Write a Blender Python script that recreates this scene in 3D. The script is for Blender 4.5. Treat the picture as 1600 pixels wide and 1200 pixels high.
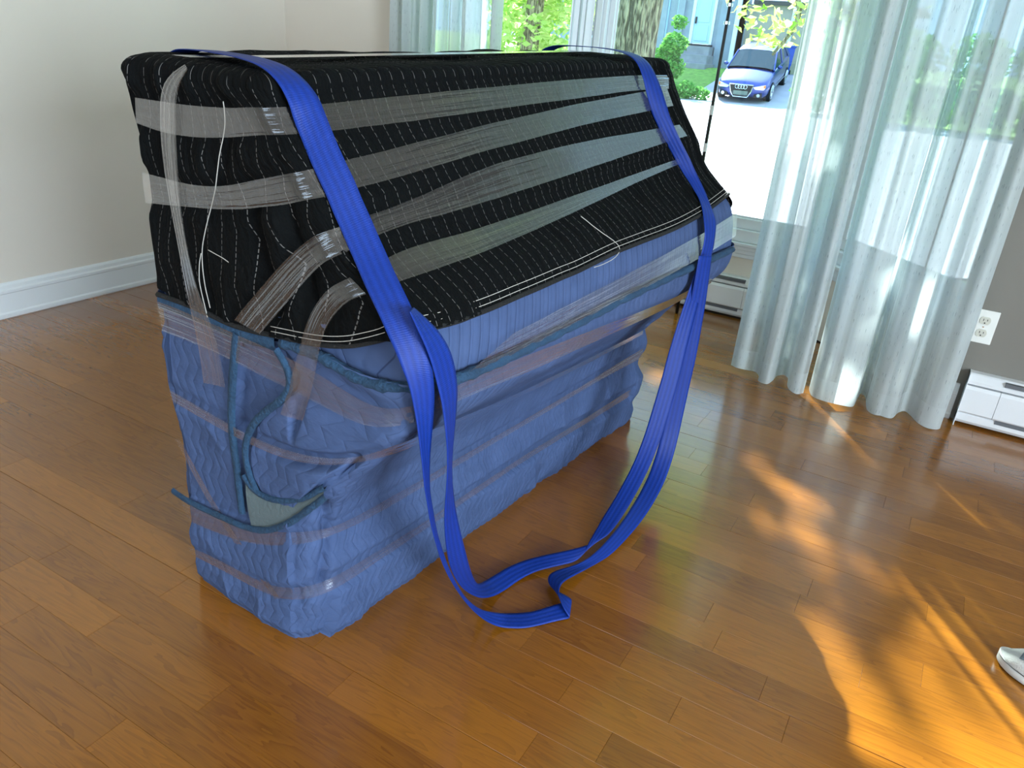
import bpy, bmesh, math, random
import numpy as np
from mathutils import Vector, Matrix

for o in list(bpy.data.objects): bpy.data.objects.remove(o)
SC = bpy.context.scene
COL = SC.collection

# ------------------------------------------------------------------ camera
F_PX = 1194.0
PITCH, ROLL, YAW = math.radians(24.4), math.radians(4.7), math.radians(28.7)
EYE = Vector((0, 0, 1.2))

def cam_dir(x, u):
    cr, sr = math.cos(ROLL), math.sin(ROLL); cp, sp = math.cos(PITCH), math.sin(PITCH)
    X, Z = x*cr-u*sr, x*sr+u*cr
    d = (X, cp+Z*sp, -sp+Z*cp)
    c, s = math.cos(YAW), math.sin(YAW)
    return Vector((d[0]*c-d[1]*s, d[0]*s+d[1]*c, d[2]))
fwd = cam_dir(0, 0); right = cam_dir(1, 0)-fwd; upv = cam_dir(0, 1)-fwd
cam = bpy.data.cameras.new('camera'); cam_o = bpy.data.objects.new('camera', cam); COL.objects.link(cam_o)
m3 = Matrix((right, upv, -fwd)).transposed()
cam_o.matrix_world = Matrix.Translation(EYE) @ m3.to_4x4()
cam.sensor_width = 36; cam.lens = F_PX/1600*36; cam.clip_start = .05; cam.clip_end = 400
SC.camera = cam_o

# ------------------------------------------------------------------ light
SC.view_settings.view_transform = 'Standard'; SC.view_settings.look = 'None'
SC.view_settings.gamma = 1; SC.view_settings.use_curve_mapping = False
SC.view_settings.exposure = 0.0
W = bpy.data.worlds.new('sky'); SC.world = W; W.use_nodes = True
wn = W.node_tree; bg = wn.nodes['Background']
bg.inputs[0].default_value = (.50, .74, 1.0, 1); bg.inputs[1].default_value = 3.6
SUN_EL = math.radians(34.5)
SUN_DIR = Vector((.574*math.cos(SUN_EL), -.819*math.cos(SUN_EL), -math.sin(SUN_EL)))   # the way the light travels
sun = bpy.data.lights.new('sun', 'SUN'); sun.energy = 34; sun.color = (1, .93, .80); sun.angle = math.radians(.55)
so = bpy.data.objects.new('sun', sun); COL.objects.link(so); so.rotation_euler = SUN_DIR.to_track_quat('-Z', 'Y').to_euler()
# area lamps added to brighten the room, set at two unseen window openings
def area(name, loc, direc, sx, sy, e, col):
    l = bpy.data.lights.new(name, 'AREA'); l.shape = 'RECTANGLE'; l.size = sx; l.size_y = sy; l.energy = e; l.color = col
    o = bpy.data.objects.new(name, l); COL.objects.link(o); o.location = loc
    o.rotation_euler = Vector(direc).to_track_quat('-Z', 'Y').to_euler()
area('fill_light_back', (-.9, -2.95, 1.35), (0, 1, -.1), 1.7, 1.3, 16, (.88, .94, 1))
area('fill_light_right', (3.35, -.9, 1.35), (-1, 0, -.1), 1.7, 1.3, 350, (.72, .87, 1))

# ------------------------------------------------------------------ helpers
RND = random.Random(7)
def link(name, me, mat=None, parent=None, kind=None, smooth=False):
    o = bpy.data.objects.new(name, me); COL.objects.link(o)
    if mat is not None and not me.materials:
        for m in (mat if isinstance(mat, (list, tuple)) else [mat]): me.materials.append(m)
    if parent is not None: o.parent = parent
    if kind: o['kind'] = kind
    if smooth: me.shade_smooth()
    return o
def tag(o, label, cat, group=None):
    o['label'] = label; o['category'] = cat
    if group: o['group'] = group
    return o
def thing(name, label, cat, loc=(0, 0, 0), rz=0, group=None):
    o = bpy.data.objects.new(name, None); COL.objects.link(o); o.location = loc; o.rotation_euler = (0, 0, rz)
    return tag(o, label, cat, group)
def pyd(name, vs, fs):
    me = bpy.data.meshes.new(name); me.from_pydata([tuple(v) for v in vs], [], [tuple(f) for f in fs]); me.update(); return me
class MB:
    def __init__(s): s.v = []; s.f = []
    def box(s, x0, x1, y0, y1, z0, z1, M=None):
        n = len(s.v)
        for p in ((x0,y0,z0),(x1,y0,z0),(x1,y1,z0),(x0,y1,z0),(x0,y0,z1),(x1,y0,z1),(x1,y1,z1),(x0,y1,z1)):
            p = Vector(p); s.v.append(M @ p if M else p)
        s.f += [tuple(n+i for i in q) for q in ((0,3,2,1),(4,5,6,7),(0,1,5,4),(1,2,6,5),(2,3,7,6),(3,0,4,7))]
        return s
    def cyl(s, a, b, r0, r1=None, n=12, cap=True):
        a, b = Vector(a), Vector(b); r1 = r0 if r1 is None else r1
        d = (b-a).normalized(); t = d.orthogonal().normalized(); w = d.cross(t); k = len(s.v)
        for i in range(n):
            q = 2*math.pi*i/n; e = t*math.cos(q)+w*math.sin(q); s.v += [a+e*r0, b+e*r1]
        for i in range(n):
            j = (i+1) % n; s.f.append((k+2*i, k+2*j, k+2*j+1, k+2*i+1))
        if cap: s.f.append(tuple(k+2*i for i in reversed(range(n)))); s.f.append(tuple(k+2*i+1 for i in range(n)))
        return s
    def tube(s, pts, r, n=6):
        pts = [Vector(p) for p in pts]; k = len(s.v); up = None
        for i, p in enumerate(pts):
            d = (pts[min(i+1, len(pts)-1)]-pts[max(i-1, 0)]).normalized()
            up = (up-d*up.dot(d)).normalized() if up is not None and (up-d*up.dot(d)).length > 1e-4 else d.orthogonal().normalized()
            w = d.cross(up); rr = r[i] if isinstance(r, (list, tuple)) else r
            for j in range(n):
                q = 2*math.pi*j/n; s.v.append(p+(up*math.cos(q)+w*math.sin(q))*rr)
        for i in range(len(pts)-1):
            for j in range(n):
                s.f.append((k+i*n+j, k+i*n+(j+1) % n, k+(i+1)*n+(j+1) % n, k+(i+1)*n+j))
        s.f.append(tuple(k+j for j in reversed(range(n)))); s.f.append(tuple(k+(len(pts)-1)*n+j for j in range(n)))
        return s
    def prism(s, poly, fn):      # poly: 2-D outline, fn(p, side) -> 3-D
        k = len(s.v); n = len(poly)
        s.v += [Vector(fn(p, 0)) for p in poly]+[Vector(fn(p, 1)) for p in poly]
        for i in range(n): s.f.append((k+i, k+(i+1) % n, k+n+(i+1) % n, k+n+i))
        s.f.append(tuple(k+i for i in reversed(range(n)))); s.f.append(tuple(k+n+i for i in range(n)))
        return s
    def grid(s, P):
        k = len(s.v); a, b = len(P), len(P[0])
        for r in P: s.v += [Vector(p) for p in r]
        for i in range(a-1):
            for j in range(b-1): s.f.append((k+i*b+j, k+i*b+j+1, k+(i+1)*b+j+1, k+(i+1)*b+j))
        return s
    def mk(s, name, mat, parent=None, kind=None, bevel=0, smooth=False, fix=True):
        me = pyd(name, s.v, s.f)
        if fix or bevel:
            bm = bmesh.new(); bm.from_mesh(me)
            if fix: bmesh.ops.recalc_face_normals(bm, faces=bm.faces)
            if bevel: bmesh.ops.bevel(bm, geom=[e for e in bm.edges if len(e.link_faces) == 2 and e.calc_face_angle(0) > .5], offset=bevel, segments=2, profile=.5, affect='EDGES')
            bm.to_mesh(me); bm.free()
        return link(name, me, mat, parent, kind, smooth)
def catmull(P, k):
    P = np.array(P, float); out = []
    n = len(P)
    for i in range(n-1):
        p0, p1, p2, p3 = P[max(i-1, 0)], P[i], P[i+1], P[min(i+2, n-1)]
        for j in range(k):
            t = j/k
            out.append(.5*((2*p1)+(-p0+p2)*t+(2*p0-5*p1+4*p2-p3)*t*t+(-p0+3*p1-3*p2+p3)*t**3))
    out.append(P[-1]); return np.array(out)

_rs = np.random.RandomState(3); _T = _rs.rand(256, 256)
def vnoise(x, y):
    x = np.asarray(x, float)+1000; y = np.asarray(y, float)+1000
    xi = np.floor(x).astype(int); yi = np.floor(y).astype(int); fx = x-xi; fy = y-yi
    fx = fx*fx*(3-2*fx); fy = fy*fy*(3-2*fy)
    g = lambda a, b: _T[a % 256, b % 256]
    return (g(xi, yi)*(1-fx)+g(xi+1, yi)*fx)*(1-fy)+(g(xi, yi+1)*(1-fx)+g(xi+1, yi+1)*fx)*fy*1.0
def sstep(a, b, x):
    t = np.clip((x-a)/(b-a), 0, 1); return t*t*(3-2*t)

# ------------------------------------------------------------------ materials
def lin(c): return tuple(((v/255)/12.92 if v/255 <= .04045 else ((v/255+.055)/1.055)**2.4) for v in c)+(1,)
def mat(name, col, rough=.6, metal=0, spec=.5, coat=0, bump=0, bscale=60, var=0, vscale=4, sheen=0, emit=0):
    m = bpy.data.materials.new(name); m.use_nodes = True; t = m.node_tree; b = t.nodes['Principled BSDF']
    c = col if len(col) == 4 else col+(1,)
    b.inputs['Base Color'].default_value = c; b.inputs['Roughness'].default_value = rough; b.inputs['Metallic'].default_value = metal
    b.inputs['Specular IOR Level'].default_value = spec; b.inputs['Coat Weight'].default_value = coat; b.inputs['Sheen Weight'].default_value = sheen
    if bump or var:
        tc = t.nodes.new('ShaderNodeTexCoord')
    if bump:
        n = t.nodes.new('ShaderNodeTexNoise'); n.inputs['Scale'].default_value = bscale; n.inputs['Detail'].default_value = 4
        t.links.new(tc.outputs['Object'], n.inputs['Vector'])
        bp = t.nodes.new('ShaderNodeBump'); bp.inputs['Strength'].default_value = bump; bp.inputs['Distance'].default_value = .01
        t.links.new(n.outputs[0], bp.inputs['Height']); t.links.new(bp.outputs[0], b.inputs['Normal'])
    if var:
        n = t.nodes.new('ShaderNodeTexNoise'); n.inputs['Scale'].default_value = vscale; n.inputs['Detail'].default_value = 5
        t.links.new(tc.outputs['Object'], n.inputs['Vector'])
        r = t.nodes.new('ShaderNodeMapRange'); r.inputs[1].default_value = .3; r.inputs[2].default_value = .7; r.inputs[3].default_value = 1-var; r.inputs[4].default_value = 1+var
        t.links.new(n.outputs[0], r.inputs[0])
        x = t.nodes.new('ShaderNodeVectorMath'); x.operation = 'SCALE'; x.inputs[0].default_value = c[:3]
        t.links.new(r.outputs[0], x.inputs['Scale']); t.links.new(x.outputs[0], b.inputs['Base Color'])
    return m
def N(t, ty, **k):
    n = t.nodes.new('ShaderNode'+ty)
    for a, v in k.items():
        if a.startswith('i'): n.inputs[int(a[1:])].default_value = v
        else: setattr(n, a, v)
    return n
def mth(t, op, a, b=None, c=None):
    n = N(t, 'Math', operation=op)
    for i, v in enumerate((a, b, c)):
        if v is None: continue
        if isinstance(v, (int, float)): n.inputs[i].default_value = v
        else: t.links.new(v, n.inputs[i])
    return n.outputs[0]

def schlick(t, f0, normal=None, ex=5.):
    g = N(t, 'NewGeometry'); d = N(t, 'VectorMath', operation='DOT_PRODUCT'); t.links.new(g.outputs['Incoming'], d.inputs[0]); t.links.new(normal if normal is not None else g.outputs['Normal'], d.inputs[1])
    k = mth(t, 'POWER', mth(t, 'SUBTRACT', 1., mth(t, 'MINIMUM', mth(t, 'ABSOLUTE', d.outputs['Value']), 1.)), ex)
    return mth(t, 'ADD', f0, mth(t, 'MULTIPLY', k, 1-f0))

M = {}
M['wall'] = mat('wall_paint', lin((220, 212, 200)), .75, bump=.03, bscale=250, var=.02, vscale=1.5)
M['wall_backlit'] = mat('shaded_wall_paint', lin((122, 118, 110)), .75, bump=.03, bscale=250, var=.02, vscale=1.5)  # greyer paint, darkened to carry the backlit shade of this wall
M['trim'] = mat('white_trim', lin((225, 228, 230)), .35)
M['ceil'] = mat('ceiling_paint', lin((225, 222, 215)), .8)
M['frame'] = mat('window_frame_white', lin((222, 228, 232)), .35)
M['heater'] = mat('heater_enamel', lin((222, 224, 226)), .4, bump=.01, bscale=300)
M['slot'] = mat('heater_slot', lin((95, 98, 102)), .6)
M['outlet'] = mat('outlet_white', lin((232, 232, 226)), .3)
M['socket'] = mat('outlet_ivory', lin((205, 203, 190)), .35)
M['dark'] = mat('dark', (.01, .01, .01), .6)
M['pole'] = mat('black_pole', (.012, .013, .015), .35)
M['band'] = mat('white_band', (.8, .8, .8), .4)
M['chrome'] = mat('chrome', (.75, .77, .8), .15, metal=1)

def plank_mat():
    m = bpy.data.materials.new('varnished_wood'); m.use_nodes = True; t = m.node_tree; b = t.nodes['Principled BSDF']; L = t.links.new
    oi = N(t, 'ObjectInfo'); tc = N(t, 'TexCoord')
    geo = N(t, 'NewGeometry')
    at = N(t, 'Attribute', attribute_name='pid')
    rnd = mth(t, 'FRACT', mth(t, 'ADD', oi.outputs['Random'], at.outputs['Fac']))
    off = N(t, 'CombineXYZ'); L(mth(t, 'MULTIPLY', rnd, 37.), off.inputs[0]); L(mth(t, 'MULTIPLY', rnd, 91.), off.inputs[1])
    add = N(t, 'VectorMath', operation='ADD'); L(geo.outputs['Position'], add.inputs[0]); L(off.outputs[0], add.inputs[1])
    mp = N(t, 'Mapping'); L(add.outputs[0], mp.inputs[0]); mp.inputs['Scale'].default_value = (1.3, 16, 1)
    n1 = N(t, 'TexNoise'); L(mp.outputs[0], n1.inputs['Vector']); n1.inputs['Scale'].default_value = 1.6; n1.inputs['Detail'].default_value = 3; n1.inputs['Distortion'].default_value = .6
    # growth rings: contour lines of the stretched noise
    rings = mth(t, 'FRACT', mth(t, 'MULTIPLY', n1.outputs[0], 11.))
    rings = mth(t, 'POWER', rings, 2.2)
    mp2 = N(t, 'Mapping'); L(add.outputs[0], mp2.inputs[0]); mp2.inputs['Scale'].default_value = (9, 260, 1)
    n2 = N(t, 'TexNoise'); L(mp2.outputs[0], n2.inputs['Vector']); n2.inputs['Scale'].default_value = 1.; n2.inputs['Detail'].default_value = 3
    n3 = N(t, 'TexNoise'); L(add.outputs[0], n3.inputs['Vector']); n3.inputs['Scale'].default_value = 2.2; n3.inputs['Detail'].default_value = 2
    mixr = N(t, 'ValToRGB'); e = mixr.color_ramp.elements
    e[0].color = WOOD0; e[0].position = 0; e[1].color = WOOD1; e[1].position = 1
    f = mth(t, 'ADD', mth(t, 'MULTIPLY', rings, -.26), mth(t, 'MULTIPLY', rnd, .38))
    f = mth(t, 'ADD', f, .06); f = mth(t, 'ADD', f, mth(t, 'MULTIPLY', n2.outputs[0], .35)); f = mth(t, 'ADD', f, mth(t, 'MULTIPLY', n3.outputs[0], .35))
    L(f, mixr.inputs[0]); L(mixr.outputs[0], b.inputs['Base Color'])
    b.inputs['Coat Weight'].default_value = .6; b.inputs['Coat Roughness'].default_value = .13; b.inputs['Specular IOR Level'].default_value = .5
    r = N(t, 'MapRange'); L(n3.outputs[0], r.inputs[0]); r.inputs[3].default_value = .17; r.inputs[4].default_value = .30; L(r.outputs[0], b.inputs['Roughness'])
    bp = N(t, 'Bump'); bp.inputs['Strength'].default_value = .10; bp.inputs['Distance'].default_value = .002
    n4 = N(t, 'TexNoise'); L(geo.outputs['Position'], n4.inputs['Vector']); n4.inputs['Scale'].default_value = 9; n4.inputs['Detail'].default_value = 2
    h = mth(t, 'ADD', mth(t, 'MULTIPLY', n2.outputs[0], .5), mth(t, 'MULTIPLY', n4.outputs[0], 2.5))
    L(h, bp.inputs['Height']); L(bp.outputs[0], b.inputs['Normal'])
    return m
WOOD0 = lin((100, 56, 5)); WOOD1 = lin((160, 100, 20))
M['wood'] = plank_mat()

def quilt_mat(name, base, stitch, p, P, A, w, dash, rough=.9, sheen=0, puff=.5, fine=.4):
    m = bpy.data.materials.new(name); m.use_nodes = True; t = m.node_tree; b = t.nodes['Principled BSDF']; L = t.links.new
    uv = N(t, 'UVMap', uv_map='UVMap'); sp = N(t, 'SeparateXYZ'); L(uv.outputs[0], sp.inputs[0]); a, h = sp.outputs[0], sp.outputs[1]
    wob = N(t, 'TexNoise'); L(uv.outputs[0], wob.inputs['Vector']); wob.inputs['Scale'].default_value = 9; wob.inputs['Detail'].default_value = 1
    zig = mth(t, 'PINGPONG', h, P/2)
    x = mth(t, 'ADD', a, mth(t, 'MULTIPLY', zig, A)); x = mth(t, 'ADD', x, mth(t, 'MULTIPLY', wob.outputs[0], .010))
    fr = mth(t, 'FRACT', mth(t, 'DIVIDE', x, p)); d = mth(t, 'ABSOLUTE', mth(t, 'SUBTRACT', fr, .5))
    line = mth(t, 'LESS_THAN', d, w/p/2)
    if dash: line = mth(t, 'MULTIPLY', line, mth(t, 'LESS_THAN', mth(t, 'FRACT', mth(t, 'DIVIDE', h, dash)), .68))
    nz = N(t, 'TexNoise'); L(uv.outputs[0], nz.inputs['Vector']); nz.inputs['Scale'].default_value = 14; nz.inputs['Detail'].default_value = 4
    r = N(t, 'MapRange'); L(nz.outputs[0], r.inputs[0]); r.inputs[3].default_value = .75; r.inputs[4].default_value = 1.25
    sc = N(t, 'VectorMath', operation='SCALE'); sc.inputs[0].default_value = base[:3]; L(r.outputs[0], sc.inputs['Scale'])
    mx = N(t, 'Mix', data_type='RGBA'); L(line, mx.inputs[0]); L(sc.outputs[0], mx.inputs[6]); mx.inputs[7].default_value = stitch
    L(mx.outputs[2], b.inputs['Base Color']); b.inputs['Roughness'].default_value = rough; b.inputs['Sheen Weight'].default_value = sheen
    b.inputs['Specular IOR Level'].default_value = .08
    pf = mth(t, 'POWER', mth(t, 'MULTIPLY', d, 2.), .5)
    w2 = N(t, 'TexNoise'); L(uv.outputs[0], w2.inputs['Vector']); w2.inputs['Scale'].default_value = 900; w2.inputs['Detail'].default_value = 1
    wm = N(t, 'Mapping'); L(uv.outputs[0], wm.inputs[0]); wm.inputs['Scale'].default_value = (2.2, .6, 1) if dash else (1, 1, 1)
    w3 = N(t, 'TexNoise'); L(wm.outputs[0], w3.inputs['Vector']); w3.inputs['Scale'].default_value = 55; w3.inputs['Detail'].default_value = 3
    hh = mth(t, 'ADD', mth(t, 'MULTIPLY', pf, -puff), mth(t, 'ADD', mth(t, 'MULTIPLY', w2.outputs[0], .06), mth(t, 'MULTIPLY', w3.outputs[0], fine)))
    hh = mth(t, 'MULTIPLY', hh, 1)
    bp = N(t, 'Bump'); bp.inputs['Strength'].default_value = .8; bp.inputs['Distance'].default_value = .004; L(hh, bp.inputs['Height']); L(bp.outputs[0], b.inputs['Normal'])
    return m
BLUE = lin((70, 87, 124)); TEAL = lin((30, 62, 90)); BLACK = (.0030, .0036, .0038, 1)
QP, QZ, QA = .030, .22, .16
M['black'] = quilt_mat('black_quilting', BLACK, (.15, .145, .14, 1), QP, QZ, QA, .0010, .012, puff=-.7, sheen=.0, fine=3.2)
M['blue'] = quilt_mat('blue_quilting', BLUE, (BLUE[0]*.9, BLUE[1]*.9, BLUE[2]*.9, 1), .026, .07, .5, .0009, 0, puff=-.65, fine=1.1)
M['blue_strip'] = quilt_mat('blue_channel_quilting', BLUE, (BLUE[0]*.6, BLUE[1]*.6, BLUE[2]*.65, 1), .028, .3, .2, .0010, 0, puff=-.9, fine=.3)
M['teal'] = mat('teal_binding', TEAL, .9, bump=.6, bscale=120, var=.2, vscale=30)
M['khaki'] = mat('olive_lining', lin((86, 100, 104)), .9, bump=.3, bscale=120)
M['blackcloth'] = mat('black_cloth_edge', BLACK, .9, bump=.4, bscale=200)
M['thread'] = mat('white_thread', (.50, .48, .44), .7)

def strap_mat():
    m = bpy.data.materials.new('royal_blue_webbing'); m.use_nodes = True; t = m.node_tree; b = t.nodes['Principled BSDF']; L = t.links.new
    uv = N(t, 'UVMap', uv_map='UVMap'); sp = N(t, 'SeparateXYZ'); L(uv.outputs[0], sp.inputs[0])
    s1 = mth(t, 'SINE', mth(t, 'MULTIPLY', sp.outputs[0], 2*math.pi*4)); s2 = mth(t, 'SINE', mth(t, 'MULTIPLY', sp.outputs[1], 2*math.pi/.0035))
    s3 = mth(t, 'SINE', mth(t, 'MULTIPLY', sp.outputs[0], 2*math.pi*24))
    r = N(t, 'MapRange'); L(s1, r.inputs[0]); r.inputs[1].default_value = -1; r.inputs[3].default_value = .82; r.inputs[4].default_value = 1.1
    sc = N(t, 'VectorMath', operation='SCALE'); sc.inputs[0].default_value = lin((5, 46, 132))[:3]; L(r.outputs[0], sc.inputs['Scale']); L(sc.outputs[0], b.inputs['Base Color'])
    b.inputs['Roughness'].default_value = .5; b.inputs['Specular IOR Level'].default_value = .35
    bp = N(t, 'Bump'); bp.inputs['Strength'].default_value = .35; bp.inputs['Distance'].default_value = .0008
    L(mth(t, 'ADD', mth(t, 'MULTIPLY', s1, .8), mth(t, 'ADD', mth(t, 'MULTIPLY', s2, .35), mth(t, 'MULTIPLY', s3, .3))), bp.inputs['Height']); L(bp.outputs[0], b.inputs['Normal'])
    return m
M['strap'] = strap_mat()

def film_mat(name, trans, haze, hazecol, wrinkle):
    m = bpy.data.materials.new(name); m.use_nodes = True; t = m.node_tree; t.nodes.remove(t.nodes['Principled BSDF']); L = t.links.new
    out = t.nodes['Material Output']
    uv = N(t, 'UVMap', uv_map='UVMap'); mp = N(t, 'Mapping'); L(uv.outputs[0], mp.inputs[0]); mp.inputs['Scale'].default_value = (3, 4, 1)
    n = N(t, 'TexNoise'); L(mp.outputs[0], n.inputs['Vector']); n.inputs['Scale'].default_value = 1.; n.inputs['Detail'].default_value = 4; n.inputs['Distortion'].default_value = .4
    mp2 = N(t, 'Mapping'); L(uv.outputs[0], mp2.inputs[0]); mp2.inputs['Scale'].default_value = (7, .8, 1)
    n2 = N(t, 'TexNoise'); L(mp2.outputs[0], n2.inputs['Vector']); n2.inputs['Scale'].default_value = 1.; n2.inputs['Detail'].default_value = 2
    bp = N(t, 'Bump'); bp.inputs['Strength'].default_value = wrinkle; bp.inputs['Distance'].default_value = .006; L(mth(t, 'ADD', n.outputs[0], n2.outputs[0]), bp.inputs['Height'])
    tr = N(t, 'BsdfTransparent'); tr.inputs[0].default_value = trans
    df = N(t, 'BsdfDiffuse'); df.inputs[0].default_value = hazecol
    gl = N(t, 'BsdfGlossy'); gl.inputs['Roughness'].default_value = .09; gl.inputs[0].default_value = (1, 1, 1, 1); L(bp.outputs[0], gl.inputs['Normal'])
    mx = N(t, 'MixShader'); r = N(t, 'MapRange'); L(n2.outputs[0], r.inputs[0]); r.inputs[1].default_value = .35; r.inputs[2].default_value = .7; r.inputs[3].default_value = haze*.5; r.inputs[4].default_value = haze*1.5
    L(r.outputs[0], mx.inputs[0]); L(tr.outputs[0], mx.inputs[1]); L(df.outputs[0], mx.inputs[2])
    k = mth(t, 'MINIMUM', mth(t, 'MULTIPLY', schlick(t, .05, bp.outputs[0], 4.), 1.7), .95)
    m2 = N(t, 'MixShader'); L(k, m2.inputs[0]); L(mx.outputs[0], m2.inputs[1]); L(gl.outputs[0], m2.inputs[2]); L(m2.outputs[0], out.inputs[0])
    return m
M['film'] = film_mat('clear_stretch_film', (.94, .93, .92, 1), .04, (.48, .48, .48, 1), .28)

def glass_mat():
    m = bpy.data.materials.new('window_glass'); m.use_nodes = True; t = m.node_tree; t.nodes.remove(t.nodes['Principled BSDF']); L = t.links.new
    tr = N(t, 'BsdfTransparent'); tr.inputs[0].default_value = (.88, .96, 1, 1); gl = N(t, 'BsdfGlossy'); gl.inputs['Roughness'].default_value = .01
    mx = N(t, 'MixShader'); L(schlick(t, .04), mx.inputs[0]); L(tr.outputs[0], mx.inputs[1]); L(gl.outputs[0], mx.inputs[2])
    L(mx.outputs[0], t.nodes['Material Output'].inputs[0]); return m
M['glass'] = glass_mat()
def sheer_mat():
    m = bpy.data.materials.new('sheer_curtain_cloth'); m.use_nodes = True; t = m.node_tree; t.nodes.remove(t.nodes['Principled BSDF']); L = t.links.new
    uv = N(t, 'UVMap', uv_map='UVMap'); sp = N(t, 'SeparateXYZ'); L(uv.outputs[0], sp.inputs[0])
    mp = N(t, 'Mapping'); L(uv.outputs[0], mp.inputs[0]); mp.inputs['Scale'].default_value = (620, 34, 1)
    n = N(t, 'TexNoise'); L(mp.outputs[0], n.inputs['Vector']); n.inputs['Scale'].default_value = 1; n.inputs['Detail'].default_value = 0
    slit = mth(t, 'GREATER_THAN', n.outputs[0], .77)
    mp3 = N(t, 'Mapping'); L(uv.outputs[0], mp3.inputs[0]); mp3.inputs['Scale'].default_value = (260, 3, 1)
    n3 = N(t, 'TexNoise'); L(mp3.outputs[0], n3.inputs['Vector']); n3.inputs['Scale'].default_value = 1
    hem = mth(t, 'LESS_THAN', sp.outputs[1], .085)
    mp4 = N(t, 'Mapping'); L(uv.outputs[0], mp4.inputs[0]); mp4.inputs['Scale'].default_value = (17, .12, 1)
    n4 = N(t, 'TexNoise'); L(mp4.outputs[0], n4.inputs['Vector']); n4.inputs['Scale'].default_value = 1; n4.inputs['Detail'].default_value = 2
    wv = N(t, 'MapRange'); L(n4.outputs[0], wv.inputs[0]); wv.inputs[1].default_value = .50; wv.inputs[2].default_value = .66; wv.inputs[3].default_value = .0; wv.inputs[4].default_value = .42
    tf = mth(t, 'ADD', wv.outputs[0], mth(t, 'MULTIPLY', n3.outputs[0], .14)); tf = mth(t, 'SUBTRACT', tf, mth(t, 'MULTIPLY', hem, .2))
    tf = mth(t, 'MAXIMUM', tf, 0.02)
    df = N(t, 'BsdfDiffuse'); df.inputs[0].default_value = (.62, .65, .65, 1)
    tl = N(t, 'BsdfTranslucent'); tl.inputs[0].default_value = (.50, .57, .58, 1); tr = N(t, 'BsdfTransparent'); tr.inputs[0].default_value = (.95, 1, 1, 1)
    a = N(t, 'MixShader'); a.inputs[0].default_value = .42; L(df.outputs[0], a.inputs[1]); L(tl.outputs[0], a.inputs[2])
    dk = N(t, 'BsdfDiffuse'); dk.inputs[0].default_value = (.16, .2, .22, 1)
    b = N(t, 'MixShader'); L(slit, b.inputs[0]); L(a.outputs[0], b.inputs[1]); L(dk.outputs[0], b.inputs[2])
    c = N(t, 'MixShader'); L(tf, c.inputs[0]); L(b.outputs[0], c.inputs[1]); L(tr.outputs[0], c.inputs[2]); L(c.outputs[0], t.nodes['Material Output'].inputs[0])
    return m
M['sheer'] = sheer_mat()
def leaf_mat(name, c1, c2, tl):
    m = bpy.data.materials.new(name); m.use_nodes = True; t = m.node_tree; t.nodes.remove(t.nodes['Principled BSDF']); L = t.links.new
    g = N(t, 'NewGeometry'); n = N(t, 'TexWhiteNoise', noise_dimensions='1D'); L(g.outputs['Random Per Island'], n.inputs['W'])
    mx = N(t, 'Mix', data_type='RGBA'); L(g.outputs['Random Per Island'], mx.inputs[0]); mx.inputs[6].default_value = c1; mx.inputs[7].default_value = c2
    d = N(t, 'BsdfDiffuse'); L(mx.outputs[2], d.inputs[0]); q = N(t, 'BsdfTranslucent'); L(mx.outputs[2], q.inputs[0])
    s = N(t, 'MixShader'); s.inputs[0].default_value = tl; L(d.outputs[0], s.inputs[1]); L(q.outputs[0], s.inputs[2]); L(s.outputs[0], t.nodes['Material Output'].inputs[0]); return m
M['leaf'] = leaf_mat('maple_leaves', lin((150, 190, 75)), lin((228, 236, 160)), .5)
M['leaf_dark'] = leaf_mat('shrub_leaves', lin((70, 140, 60)), lin((140, 195, 100)), .35)
def bark_mat():
    m = bpy.data.materials.new('bark'); m.use_nodes = True; t = m.node_tree; b = t.nodes['Principled BSDF']; L = t.links.new
    tc = N(t, 'TexCoord'); mp = N(t, 'Mapping'); L(tc.outputs['Object'], mp.inputs[0]); mp.inputs['Scale'].default_value = (26, 26, 4.5)
    n = N(t, 'TexNoise'); L(mp.outputs[0], n.inputs['Vector']); n.inputs['Scale'].default_value = 1; n.inputs['Detail'].default_value = 3; n.inputs['Distortion'].default_value = 1.2
    r = N(t, 'ValToRGB'); e = r.color_ramp.elements; e[0].position = .42; e[0].color = lin((92, 80, 62)); e[1].position = .6; e[1].color = lin((186, 170, 140)); L(n.outputs[0], r.inputs[0]); L(r.outputs[0], b.inputs['Base Color'])
    bp = N(t, 'Bump'); bp.inputs['Strength'].default_value = 1; bp.inputs['Distance'].default_value = .05; L(n.outputs[0], bp.inputs['Height']); L(bp.outputs[0], b.inputs['Normal']); b.inputs['Roughness'].default_value = .9; return m
M['bark'] = bark_mat()
M['asphalt'] = mat('asphalt', lin((150, 150, 160)), .85, bump=.3, bscale=60, var=.12, vscale=1.2)
M['lawn'] = mat('lawn', lin((110, 150, 60)), .95, bump=.8, bscale=25, var=.3, vscale=6)
M['soil'] = mat('soil', lin((95, 75, 60)), .95, bump=.8, bscale=15, var=.3)
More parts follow.
